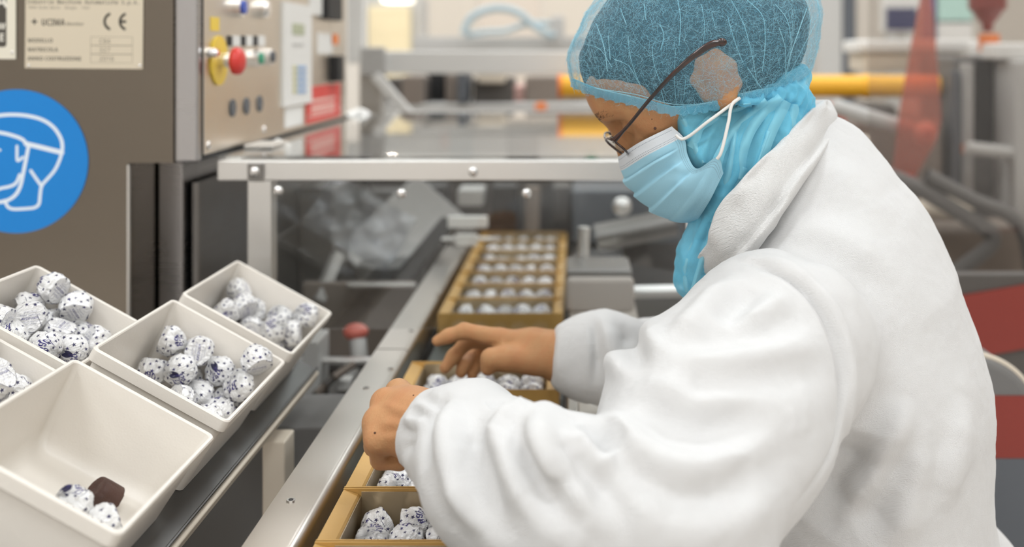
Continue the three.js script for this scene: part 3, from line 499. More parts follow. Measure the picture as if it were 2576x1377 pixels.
const colWord = ['first', 'second', 'third', 'fourth', 'fifth'];
carton('nearest gold carton, cut by the lower picture edge', 0.805, 0.9255); pack(0.805, 0.9255, (r, c) => `chocolate in the carton at the lower picture edge, ${['far', 'middle', 'near'][r]} row, ${colWord[c]} from the rail`, 'chocolates in the nearest carton', 3, 5);
carton('gold carton with crumpled starred chocolates under the near sleeve', 0.928, 1.04); pack(0.928, 1.04, (r, c) => `starred chocolate in the carton under the sleeve, ${['far', 'middle', 'near'][r]} row, ${colWord[c]} from rail`, 'chocolates under the near sleeve', 3, 5);
carton('gold carton below the near fist', 1.0425, 1.1545); pack(1.0425, 1.1545, (r, c) => `starred chocolate in the carton below the fist, ${['far', 'middle', 'near'][r]} row, ${colWord[c]} from rail`, 'chocolates below the fist', 3, 5);
carton('gold carton into which the far hand reaches', 1.345, 1.47); pack(1.345, 1.47, (r, c) => `chocolate in the carton below the far hand, ${['far', 'middle', 'near'][r]} row, ${colWord[c]} from rail`, 'chocolates below the far hand', 3, 5);
const nth = ['first', 'second', 'third', 'fourth', 'fifth', 'sixth', 'seventh', 'eighth'];
for (let k = 0; k < 7; k++) { const d0 = 1.745 + k * 0.1152; carton(`gold carton in the train behind the clear pane, ${nth[k]} counted from the hand`, d0, d0 + 0.1147); pack(d0, d0 + 0.1147, (r, c) => `chocolate in the ${nth[k]} carton behind the pane, ${r ? 'near' : 'far'} row, ${colWord[c]} from rail`, 'chocolates in the cartons behind the pane', 2, 5, 0.003); }
// ---------------------------------------------------------------- machines and frames of the hall behind, left of the worker
{
  const o = thing('aluminium_frame', 'pale aluminium machine frame standing behind the tunnel guard', 'frame', [-0.1, 0, -3.3]), d = 3.2;
  part(o, 'post', pbox(902, 962, 150, 1150, d, 0.07, 0.005), M.steelPale); part(o, 'post', pbox(1940, 1990, 150, 1150, d, 0.07, 0.005), M.steelPale);
  part(o, 'upper_bar', pbox(935, 1990, 128, 186, d + 0.004, 0.06, 0.005), M.white); part(o, 'lower_bar', pbox(962, 1990, 282, 308, d + 0.004, 0.06, 0.004), M.white);
  part(o, 'brace', beam(P(945, 190, d - 0.01), P(1030, 290, d - 0.01), 0.03, 0.03), M.white);
  part(o, 'upper_post', pbox(872, 914, -60, 160, d + 0.08, 0.05, 0.004), M.white);
  part(o, 'corner_plate', pbox(905, 970, 118, 190, d - 0.02, 0.012, 0.006), M.greyPale);
}
{
  const o = thing('assembly_machine', 'dark brown assembly machine between the two pale frame bars', 'machine', [-0.1, 0, -3.8]), d = 3.7;
  for (const [a, b, c, e, m, dd] of [[965, 1075, 196, 300, M.darkTaupe, 0], [1010, 1060, 190, 270, M.taupe, -0.1], [1075, 1120, 180, 300, M.black, 0.1], [1120, 1165, 185, 290, M.taupe, 0], [1150, 1172, 180, 260, M.greyBlue, -0.12], [1190, 1290, 196, 290, M.darkTaupe, 0], [1290, 1330, 215, 310, M.pinkish, 0.1], [1320, 1440, 192, 290, M.taupe, 0.05], [1440, 1560, 180, 320, M.taupe, 0.12], [1200, 1270, 176, 210, M.beige, -0.05]]) part(o, 'housing_block', pbox(a, b, c, e, d + dd, 0.25, 0.01), m);
  part(o, 'table_plate', pbox(930, 1600, 262, 296, d - 0.1, 0.5, 0.006), M.greyPale);
  part(o, 'orange_cap', pbox(1345, 1375, 260, 282, d - 0.2, 0.05, 0.01), M.orange);
  part(o, 'base_panel', pbox(940, 1600, 296, 1103, d, 0.4, 0.006), M.white);
  for (const [a, b, c, e, m] of [[1040, 1100, 330, 400, M.white], [1108, 1132, 330, 370, M.pinkish], [1275, 1355, 322, 420, M.grey], [1000, 1060, 315, 335, M.darkTaupe], [1130, 1190, 320, 390, M.hose]]) part(o, 'door_panel', pbox(a, b, c, e, d - 0.02, 0.02, 0.003), m);
  part(o, 'green_button', disc(P(1488, 396, d - 0.02), 0.02, 'z', 0.02), M.green);
}
{ const o = thing('cream_cabinet', 'cream yellow wall cabinet in the blurred background at the top', 'cabinet', [-1.0, 0, -6]); part(o, 'door_panel', pbox(925, 1032, 15, 600, 6, 0.05, 0.01), M.cream); part(o, 'frame', pbox(905, 1060, -10, 700, 6.06, 0.3, 0.01), M.greyPale); }
{ const p = P(990, -14, 5.6); const o = thing('hall_lamp', 'small bright lamp above the cream cabinet', 'lamp', p.toArray()); part(o, 'lamp_shade', pbox(955, 1035, -36, -8, 5.6, 0.2, 0.01), M.white); const e = part(o, 'lamp_glass', pbox(960, 1030, -9, 4, 5.62, 0.16, 0.008), std({ color: lin(1, 1, 1), emissive: lin(1, 0.9, 0.7), emissiveIntensity: 1.4 })); const l = new THREE.PointLight(new THREE.Color(1, 0.9, 0.75), 0.12); l.position.set(0, -0.09, 0.05); l.castShadow = true; o.add(l); }
{ const o = thing('wall_panel', 'pale beige wall cladding panels behind the machines', 'panel', [0.3, 0, -7.2]); for (let k = 0; k < 6; k++) part(o, 'panel', pbox(1045 + k * 160, 1200 + k * 160, -200, 1100, 7.0 + (k % 2) * 0.01, 0.05, 0.006), k % 2 ? M.pinkBeige ??= std({ color: lin(0.7, 0.61, 0.52), roughness: 0.7 }) : M.sand ??= std({ color: lin(0.69, 0.62, 0.53), roughness: 0.7 })); }
{ const o = thing('air_hose', 'grey blue air hose looping over the frame in the background', 'hose', [-0.3, EYE, -4.6]); part(o, 'hose', tube([P(1165, 86, 4.6), P(1185, 45, 4.6), P(1240, 22, 4.6), P(1300, 30, 4.6), P(1350, 70, 4.6), P(1395, 92, 4.6)], 0.017, 40, 10), M.hose); part(o, 'hose', tube([P(1170, 88, 4.62), P(1230, 80, 4.62), P(1270, 78, 4.62), P(1330, 60, 4.62), P(1400, 60, 4.62)], 0.013, 40, 10), M.hose); part(o, 'fitting', pbox(1385, 1420, 40, 110, 4.6, 0.06, 0.01), M.greyPale); }
{ const o = thing('support_table', 'pale bench under the air hose in the background', 'table', [-0.1, 0, -4.8]); part(o, 'top_plate', pbox(1040, 1640, 92, 128, 4.7, 0.5, 0.006), M.greyPale); for (const x of [1060, 1600]) part(o, 'leg', pbox(x, x + 22, 128, 920, 4.75, 0.05, 0.004), M.greyPale); }
{ const o = thing('yellow_tube', 'thick yellow tube running level behind the worker\'s head', 'tube', P(1880, 217, 3.1).toArray()); part(o, 'pipe', bar(P(1412, 217, 3.1), P(2360, 217, 3.1), 0.032, 0.032, 28), M.sunYellow2); part(o, 'end_cap', bar(P(1404, 217, 3.1), P(1414, 217, 3.1), 0.035, 0.035, 28), M.orange); part(o, 'joint_ring', bar(P(2172, 217, 3.1), P(2186, 217, 3.1), 0.035, 0.035, 28), M.sunYellow2); part(o, 'bracket', pbox(2015, 2032, 240, 1100, 3.1, 0.03, 0.003), M.greyPale); part(o, 'hanger', pbox(1640, 1660, 100, 200, 3.1, 0.03, 0.003), M.greyPale); part(o, 'stand', pbox(1600, 1625, 235, 1160, 3.1, 0.04, 0.003), M.greyPale); }
// ---------------------------------------------------------------- right of the worker
{
  const o = thing('filling_machine', 'grey filling machine with dark column at the right picture edge', 'machine', [1.2, 0, -3.1]), d = 3.0;
  part(o, 'column', pbox(2398, 2560, 140, 1100, d, 0.3, 0.012), M.grey); part(o, 'slot', pbox(2455, 2500, 150, 360, d - 0.012, 0.014, 0.004), M.black); part(o, 'side_column', pbox(2395, 2420, 180, 900, d - 0.05, 0.05, 0.004), M.greyBlue);
  part(o, 'face_rail', pbox(2420, 2450, 160, 560, d - 0.02, 0.03, 0.004), M.greyPale);
  part(o, 'right_housing', pbox(2555, 2760, 150, 1100, d - 0.15, 0.4, 0.012), M.greyPale);
  part(o, 'head_plate', pbox(2160, 2470, 100, 132, d + 0.3, 0.2, 0.01), M.white); part(o, 'head_box', pbox(2175, 2420, 130, 180, d + 0.32, 0.2, 0.01), M.beige); part(o, 'head_plate', pbox(2500, 2760, 108, 150, d - 0.1, 0.2, 0.01), M.white);
  { const c = P(2484, 40, d); const g = new THREE.LatheGeometry([[0.01, -0.055], [0.024, -0.055], [0.026, -0.03], [0.075, 0.02], [0.085, 0.025], [0.085, 0.09], [0.08, 0.09]].map(([x, y]) => new THREE.Vector2(x, y)), 36); g.scale(0.6, 0.8, 0.6); g.translate(c.x, c.y, c.z); part(o, 'hopper', g, M.redDark, 'dark red funnel'); }
  part(o, 'hopper_collar', disc(P(2488, 108, d), 0.028, 'y', 0.05, 28), M.orange);
  part(o, 'switch', pbox(2424, 2438, 365, 388, d - 0.06, 0.03, 0.004), M.orange); part(o, 'cross_tube', bar(P(2430, 372, d - 0.12), P(2680, 400, d - 0.12), 0.018), M.greyPale);
}
{ const o = thing('monitor', 'dark blue monitor in the background above the yellow tube', 'monitor', P(2270, 80, 4.6).toArray()); part(o, 'housing', pbox(2222, 2316, -25, 82, 4.6, 0.06, 0.01), M.white); part(o, 'screen_glass', pbox(2230, 2308, 20, 76, 4.59, 0.012, 0.003), M.navy); part(o, 'stand', pbox(2260, 2276, 82, 1200, 4.63, 0.03, 0.003), M.greyPale); }
{ const o = thing('product_display', 'row of tall coloured panels behind the filling machine', 'panel', [1.5, 0, -5.4]); for (const [a, b, c, e, m] of [[2326, 2350, -80, 100, M.purple], [2350, 2358, -80, 100, M.navy], [2358, 2448, -10, 60, M.mint], [2358, 2448, 50, 120, M.white], [2340, 2470, -60, -8, M.redDark]]) part(o, 'panel', pbox(a, b, c, e, 5.0, 0.05, 0.004), m); part(o, 'stand', pbox(2380, 2396, 120, 1000, 5.02, 0.04, 0.003), M.greyPale); }
{ const o = thing('background_cabinets', 'pale grey switch cabinets far behind the worker\'s back', 'cabinet', [1.6, 0, -6.4]); for (const [a, b, m] of [[2060, 2120, M.greyPale], [2122, 2152, M.greyBlue], [2154, 2228, M.sandGrey ??= std({ color: lin(0.52, 0.47, 0.41), roughness: 0.6 })], [2230, 2420, M.greyPale], [2422, 2600, M.sandGrey], [2602, 2760, M.cream]]) part(o, 'cabinet_unit', pbox(a, b, -60, 900, 6.4, 0.4, 0.01), m); }
{ const o = thing('red_strap', 'sloping translucent red plastic strip hanging behind the worker\'s back', 'strip', P(2290, 440, 2.7).toArray()); const s = new THREE.Shape(), q = [[2338, -40], [2352, 90], [2368, 300], [2352, 360], [2300, 448], [2243, 440], [2262, 280], [2290, 120], [2322, -40]].map(([x, y]) => P(x, y, 2.7)); q.forEach((v, i) => i ? s.lineTo(v.x, v.y) : s.moveTo(v.x, v.y)); s.closePath(); const g = new THREE.ExtrudeGeometry(s, { depth: 0.003, bevelEnabled: false }); g.translate(0, 0, -2.7); part(o, 'strip', g, std({ color: lin(0.86, 0.46, 0.38), roughness: 0.2, transmission: 0.8, thickness: 0 })); part(o, 'weight', pbox(2240, 2305, 438, 452, 2.7, 0.02, 0.003), M.redSoft); }
{ const o = thing('lower_machine', 'dark low machine with slanting pale rods behind the worker\'s back', 'machine', [0.9, 0, -2.9]), d = 2.95; part(o, 'housing', pbox(2090, 2375, 300, 1100, d, 0.4, 0.02), M.taupe); part(o, 'housing', pbox(2120, 2260, 262, 330, d + 0.05, 0.2, 0.02), M.darkTaupe); part(o, 'rod', bar(P(2095, 268, d - 0.2), P(2330, 338, d - 0.2), 0.02), M.greyPale); const k = part(o, 'knob', (() => { const g = new THREE.SphereGeometry(0.03, 20, 14); return g.translate(...P(2328, 336, d - 0.22).toArray()); })(), M.white); part(o, 'rod', bar(P(2085, 345, d - 0.25), P(2180, 360, d - 0.25), 0.018), M.beige); part(o, 'red_block', pbox(2085, 2130, 262, 360, d - 0.1, 0.09, 0.01), M.redSoft); part(o, 'lamp_cover', (() => { const g = new THREE.SphereGeometry(0.05, 20, 12); g.scale(1.6, 0.7, 1); return g.translate(...P(2370, 525, d - 0.15).toArray()); })(), M.beige); part(o, 'cable', tube([P(2200, 430, 2.6), P(2300, 470, 2.6), P(2420, 540, 2.6), P(2500, 600, 2.6), P(2400, 690, 2.6)], 0.02, 30, 8), M.grey); part(o, 'cable', tube([P(2330, 440, 2.6), P(2440, 500, 2.6), P(2560, 560, 2.6), P(2600, 700, 2.6)], 0.018, 30, 8), M.grey); part(o, 'cover', pbox(2330, 2760, 560, 1150, 2.72, 0.1, 0.02), M.taupe); }
{ const o = thing('guard_screen', 'tall smoky clear guard screen at the right picture edge', 'guard', [1.0, 0, -2.2]); part(o, 'pane', pbox(2185, 3200, -300, 1220, 2.18, 0.004, 0.001), M.smoke); part(o, 'foot_rail', pbox(2185, 3200, 1220, 1330, 2.165, 0.035, 0.003), M.steelDark); part(o, 'end_post', pbox(3200, 3240, -300, 1773, 2.165, 0.035, 0.003), M.steel); part(o, 'foot', pbox(2500, 2540, 1330, 1773, 2.165, 0.035, 0.003), M.steelDark); }
{ const o = thing('barrier_panel', 'dark grey panel with a slanting red band low at the right edge', 'panel', [0.95, 0, -1.95]), d = 1.95; part(o, 'panel', pbox(2330, 2900, 690, 1500, d, 0.03, 0.004), M.darkTaupe); const g = new THREE.BoxGeometry(0.42, 0.115, 0.004); g.rotateZ(0.17); const c = P(2560, 800, d - 0.003); g.translate(c.x, c.y, c.z); part(o, 'red_band', g, M.redDark); part(o, 'foot', pbox(2380, 2440, 1500, 1960, d, 0.03, 0.004), M.black); part(o, 'foot', pbox(2780, 2840, 1500, 1960, d, 0.03, 0.004), M.black); }
{ const o = thing('work_chair', 'dark grey rounded chair back with a red band behind the worker', 'chair', [0.54, 0, -1.56]), d = 1.5, s = d / F;
  // outline of the padded back, seen from the bench
  const out = []; for (let k = 0; k <= 48; k++) { const a = Math.PI * k / 48, c = Math.cos(a), q = Math.sin(a); out.push([2385 + 238 * Math.sign(c) * Math.pow(Math.abs(c), 0.8), 1130 - 242 * Math.pow(q, 0.8)]); } out.push([2147, 1330], [2180, 1380], [2590, 1380], [2623, 1330]);
  const clip = (y0, y1) => { const r = []; for (let i = 0; i < out.length; i++) { const [ax, ay] = out[i], [bx_, by] = out[(i + 1) % out.length], cut = (y) => { if ((ay - y) * (by - y) < 0) { const t = (y - ay) / (by - ay); return [t, [ax + (bx_ - ax) * t, y]]; } return null; }; if (ay >= y0 && ay <= y1) r.push([ax, ay]); [cut(y0), cut(y1)].filter(Boolean).sort((p, q) => p[0] - q[0]).forEach((p) => r.push(p[1])); } return r; };
  const slab = (pts, d0, depth, bevel) => { const sh = new THREE.Shape(); pts.forEach(([x, y], i) => { const X = (x - CX) * s, Y = EYE - (y - CY) * s; if (i) sh.lineTo(X, Y); else sh.moveTo(X, Y); }); sh.closePath(); const g = new THREE.ExtrudeGeometry(sh, { depth, bevelEnabled: bevel > 0, bevelSize: bevel, bevelThickness: bevel, bevelOffset: -bevel, bevelSegments: 3 }); return g.translate(0, 0, -d0 - depth); };
  part(o, 'pad', slab(out, d + 0.006, 0.085, 0.012), M.grey);
  part(o, 'red_band', slab(clip(992, 1148), d - 0.0085, 0.0025, 0), M.redDark, 'red band across the chair back'); part(o, 'lower_shell', slab(clip(1149, 1376), d - 0.0085, 0.0025, 0), M.greyBlue);
  part(o, 'piping', tube(out.slice(0, 49).map(([x, y]) => P(x, y, d).setZ(-d - 0.004)), 0.0045, 90, 8), M.beige, 'pale piping along the edge');
  part(o, 'stem', bar(V(0.54, 0.03, -1.56), V(0.54, EYE - (1375 - CY) * s, -1.56), 0.03), M.grey); part(o, 'foot', disc(V(0.54, 0.02, -1.56), 0.15, 'y', 0.04, 40), M.grey); }
// ---------------------------------------------------------------- the worker
// distance fields: tapered capsules joined by a smooth minimum, meshed by surface nets
const smin = (a, b, k) => { const h = Math.max(k - Math.abs(a - b), 0) / k; return Math.min(a, b) - h * h * k * 0.25; };
const px2m = (r, d) => r / F * d;
function cone(a, b, ra, rb, sz = 1, zc = 0) {
  const ax = a.x, ay = a.y, az = (a.z - zc) * sz, dx = b.x - ax, dy = b.y - ay, dz = (b.z - zc) * sz - az, L = dx * dx + dy * dy + dz * dz || 1e-12;
  return (x, y, z) => { const px = x - ax, py = y - ay, pz = (z - zc) * sz - az; let t = (px * dx + py * dy + pz * dz) / L; t = t < 0 ? 0 : t > 1 ? 1 : t; const X = px - t * dx, Y = py - t * dy, Z = pz - t * dz; return Math.sqrt(X * X + Y * Y + Z * Z) - (ra + (rb - ra) * t); };
}
// stations [px, py, d, radius in metres]
const chain = (st, k, sz, zc) => { const cs = []; for (let i = 0; i + 1 < st.length; i++) cs.push(cone(P(...st[i].slice(0, 3)), P(...st[i + 1].slice(0, 3)), st[i][3], st[i + 1][3], sz, zc)); return (x, y, z) => { let d = cs[0](x, y, z); for (let i = 1; i < cs.length; i++) d = smin(d, cs[i](x, y, z), k); return d; }; };
const ell = (c, ax, r) => { const [e0, e1, e2] = ax; return (x, y, z) => { const X = x - c.x, Y = y - c.y, Z = z - c.z, a = (X * e0.x + Y * e0.y + Z * e0.z) / r[0], b = (X * e1.x + Y * e1.y + Z * e1.z) / r[1], q = (X * e2.x + Y * e2.y + Z * e2.z) / r[2], k0 = Math.sqrt(a * a + b * b + q * q), k1 = Math.sqrt(a * a / r[0] / r[0] + b * b / r[1] / r[1] + q * q / r[2] / r[2]); return k1 < 1e-9 ? -Math.min(...r) : k0 * (k0 - 1) / k1; }; };
const union = (fs, k) => (x, y, z) => { let d = fs[0](x, y, z); for (let i = 1; i < fs.length; i++) d = smin(d, fs[i](x, y, z), k); return d; };
function nets(f, lo, hi, h) {
  const n = [0, 1, 2].map((i) => Math.ceil((hi.getComponent(i) - lo.getComponent(i)) / h) + 1), [nx, ny, nz] = n, val = new Float32Array(nx * ny * nz), B = 6, half = B * h * 0.87 * 1.35;
  for (let k = 0; k < nz; k += B) for (let j = 0; j < ny; j += B) for (let i = 0; i < nx; i += B) {
    const c = f(lo.x + (i + B / 2) * h, lo.y + (j + B / 2) * h, lo.z + (k + B / 2) * h), skip = Math.abs(c) > half;
    for (let kk = k; kk < Math.min(k + B, nz); kk++) for (let jj = j; jj < Math.min(j + B, ny); jj++) for (let ii = i; ii < Math.min(i + B, nx); ii++) val[(kk * ny + jj) * nx + ii] = skip ? c : f(lo.x + ii * h, lo.y + jj * h, lo.z + kk * h);
  }
  const id = new Int32Array(nx * ny * nz).fill(-1), pos = [], idx = [], at = (i, j, k) => (k * ny + j) * nx + i;
  for (let k = 0; k < nz - 1; k++) for (let j = 0; j < ny - 1; j++) for (let i = 0; i < nx - 1; i++) {
    let m = 0; const v = []; for (let q = 0; q < 8; q++) { const w = val[at(i + (q & 1), j + (q >> 1 & 1), k + (q >> 2))]; v.push(w); if (w < 0) m |= 1 << q; }
    if (m === 0 || m === 255) continue;
    let X = 0, Y = 0, Z = 0, c = 0;
    for (let q = 0; q < 8; q++) for (const b of [1, 2, 4]) if (!(q & b)) { const r = q | b; if ((v[q] < 0) !== (v[r] < 0)) { const t = v[q] / (v[q] - v[r]); X += (q & 1) + (b === 1 ? t : 0); Y += (q >> 1 & 1) + (b === 2 ? t : 0); Z += (q >> 2) + (b === 4 ? t : 0); c++; } }
    id[at(i, j, k)] = pos.length / 3; pos.push(lo.x + (i + X / c) * h, lo.y + (j + Y / c) * h, lo.z + (k + Z / c) * h);
  }
  const quad = (a, b, c, d, flip) => { if (a < 0 || b < 0 || c < 0 || d < 0) return; if (flip) idx.push(a, c, b, a, d, c); else idx.push(a, b, c, a, c, d); };
  for (let k = 1; k < nz - 1; k++) for (let j = 1; j < ny - 1; j++) for (let i = 1; i < nx - 1; i++) {
    const s = val[at(i, j, k)] < 0;
    if (s !== val[at(i + 1, j, k)] < 0) quad(id[at(i, j - 1, k - 1)], id[at(i, j, k - 1)], id[at(i, j, k)], id[at(i, j - 1, k)], !s);
    if (s !== val[at(i, j + 1, k)] < 0) quad(id[at(i - 1, j, k - 1)], id[at(i - 1, j, k)], id[at(i, j, k)], id[at(i, j, k - 1)], !s);
    if (s !== val[at(i, j, k + 1)] < 0) quad(id[at(i - 1, j - 1, k)], id[at(i, j - 1, k)], id[at(i, j, k)], id[at(i - 1, j, k)], !s);
  }
  const g = new THREE.BufferGeometry(); g.setAttribute('position', new THREE.Float32BufferAttribute(pos, 3)); g.setIndex(idx); g.computeVertexNormals(); return g;
}
function relax(g, times, w = 0.5) { // even out the net
  const p = g.attributes.position.array, ix = g.index.array, n = p.length / 3;
  for (let q = 0; q < times; q++) { const s = new Float32Array(n * 3), c = new Float32Array(n); for (let i = 0; i < ix.length; i += 3) for (let k = 0; k < 3; k++) { const a = ix[i + k], b = ix[i + (k + 1) % 3]; for (let j = 0; j < 3; j++) s[a * 3 + j] += p[b * 3 + j]; c[a]++; } for (let i = 0; i < n; i++) if (c[i]) for (let j = 0; j < 3; j++) p[i * 3 + j] = lerp(p[i * 3 + j], s[i * 3 + j] / c[i], w); }
  g.computeVertexNormals(); return g;
}
// where the line of sight through a pixel meets a surface
function meet(f, px, py, d0, d1 = 2) { const o = V(0, EYE, 0), dir = P(px, py, 1).sub(o), L = dir.length(); let d = d0; for (let i = 0; i < 80; i++) { const x = dir.x * d, y = EYE + dir.y * d, z = -d, v = f(x, y, z); if (v < 0.0004) return V(x, y, z); d += v * 0.8 / L; if (d > d1) return null; } return null; }
// folds: ridges (h > 0) and furrows (h < 0) along lines on the cloth, w wide
function fold(g, folds, gain) {
  const p = g.attributes.position, nn = g.attributes.normal, add = new Float32Array(p.count);
  for (const { pts, h, w, sharp } of folds) {
    if (pts.length < 2) continue; const bb = new THREE.Box3().setFromPoints(pts).expandByScalar(w * 3), tot = pts.length - 1;
    for (let i = 0; i < p.count; i++) {
      const x = p.getX(i), y = p.getY(i), z = p.getZ(i); if (x < bb.min.x || x > bb.max.x || y < bb.min.y || y > bb.max.y || z < bb.min.z || z > bb.max.z) continue;
      let best = 1e9, bs = 0; for (let k = 0; k < tot; k++) { const a = pts[k], b = pts[k + 1], dx = b.x - a.x, dy = b.y - a.y, dz = b.z - a.z, L = dx * dx + dy * dy + dz * dz; let t = ((x - a.x) * dx + (y - a.y) * dy + (z - a.z) * dz) / L; t = clamp(t, 0, 1); const X = x - a.x - t * dx, Y = y - a.y - t * dy, Z = z - a.z - t * dz, d = X * X + Y * Y + Z * Z; if (d < best) { best = d; bs = (k + t) / tot; } }
      const fall = sharp ? Math.exp(-Math.sqrt(best) / w) : Math.exp(-best / w / w), end = Math.min(1, 3.2 * Math.min(bs + 0.03, 1.03 - bs));
      add[i] += h * (gain ?? 1) * fall * end;
    }
  }
  for (let i = 0; i < p.count; i++) if (add[i]) p.setXYZ(i, p.getX(i) + nn.getX(i) * add[i], p.getY(i) + nn.getY(i) * add[i], p.getZ(i) + nn.getZ(i) * add[i]);
  g.computeVertexNormals(); return g;
}
const trace = (f, list, d0) => list.map(([h, w, line, sharp]) => { // smooth the given line, lay it on the surface
  const c = new THREE.CatmullRomCurve3(line.map(([x, y]) => V(x, y, 0))), pts = []; for (const q of c.getPoints(Math.max(6, line.length * 4))) { const m = meet(f, q.x, q.y, d0); if (m) pts.push(m); } return { pts, h, w, sharp };
});
const planarUV = (g, s, kz = 0.6) => { const p = g.attributes.position, uv = new Float32Array(p.count * 2); for (let i = 0; i < p.count; i++) { uv[i * 2] = (p.getX(i) + kz * p.getZ(i)) / s; uv[i * 2 + 1] = (p.getY(i) + kz * 0.7 * p.getZ(i)) / s; } g.setAttribute('uv', new THREE.BufferAttribute(uv, 2)); return g; };

const person = thing('person', 'worker in white fleece coat, blue hair cover, mask and glasses, packing chocolates', 'person', [0.32, 0, -1.2]);
// ---- coat
const S = (px, py, d, r) => [px, py, d, r];
const torso = chain([S(1985, 505, 1.2, 0.096), S(2050, 740, 1.2, 0.137), S(2110, 1000, 1.2, 0.145), S(2125, 1250, 1.2, 0.134), S(2160, 1560, 1.2, 0.15), S(2160, 1750, 1.2, 0.15)], 0.05, 0.74, -1.2);
const upperBack = chain([S(2038, 430, 1.2, 0.05), S(2100, 560, 1.2, 0.07)], 0.04, 0.7, -1.2);
const flare = chain([S(2330, 1320, 1.25, 0.06), S(2400, 1490, 1.27, 0.092)], 0.03);
const near = chain([S(1040, 1078, 0.965, 0.033), S(1090, 1085, 0.952, 0.035), S(1165, 1116, 0.925, 0.0515), S(1260, 1206, 0.87, 0.063), S(1370, 1244, 0.838, 0.0635), S(1450, 1288, 0.83, 0.0668), S(1690, 1310, 0.84, 0.081)], 0.012);
const upper = chain([S(1672, 1300, 0.838, 0.084), S(1808, 1052, 0.914, 0.09), S(1948, 880, 0.98, 0.09)], 0.03);
const farArm = chain([S(1432, 902, 1.335, 0.0385), S(1490, 896, 1.335, 0.0405), S(1510, 897, 1.337, 0.0495), S(1680, 898, 1.39, 0.046), S(1880, 890, 1.44, 0.058), S(1960, 800, 1.42, 0.08)], 0.03);
const ridges = union([chain([S(1375, 1056, 0.844, 0.014), S(1400, 1140, 0.791, 0.0165), S(1470, 1230, 0.79, 0.011), S(1530, 1290, 0.81, 0.004)], 0.01), chain([S(1462, 1086, 0.841, 0.0126), S(1500, 1150, 0.8, 0.0135), S(1560, 1230, 0.79, 0.009), S(1610, 1280, 0.81, 0.004)], 0.01)], 0.01);
const cutPlane = (c, n) => { n.normalize(); return (x, y, z) => (x - c.x) * n.x + (y - c.y) * n.y + (z - c.z) * n.z; };
const cutN = cutPlane(P(1046, 1078, 0.965), V(-0.83, 0.24, -0.42)), cutF = cutPlane(P(1388, 900, 1.335), V(-0.99, 0.1, 0.1));
const smax = (a, b, k) => -smin(-a, -b, k);
const coatField = (x, y, z) => {
  const t = smin(smin(torso(x, y, z), upperBack(x, y, z), 0.06), flare(x, y, z), 0.02);
  const n = smin(smax(near(x, y, z), cutN(x, y, z), 0.006), upper(x, y, z), 0.012);
  const a = smax(farArm(x, y, z), cutF(x, y, z), 0.006);
  return smin(smin(t, smin(n, ridges(x, y, z), 0.009), 0.035), a, 0.03);
};
const plushMat = std({ color: lin(0.775, 0.77, 0.76), roughness: 0.95, sheen: 0.3, sheenColor: lin(1, 1, 1), sheenRoughness: 0.6, bumpMap: fleeceTex, bumpScale: 0.0008 });
const coatMat = std({ color: lin(0.71, 0.705, 0.7), roughness: 0.95, sheen: 0.3, sheenColor: lin(1, 1, 1), sheenRoughness: 0.6, bumpMap: fleeceTex, bumpScale: 0.0005 });
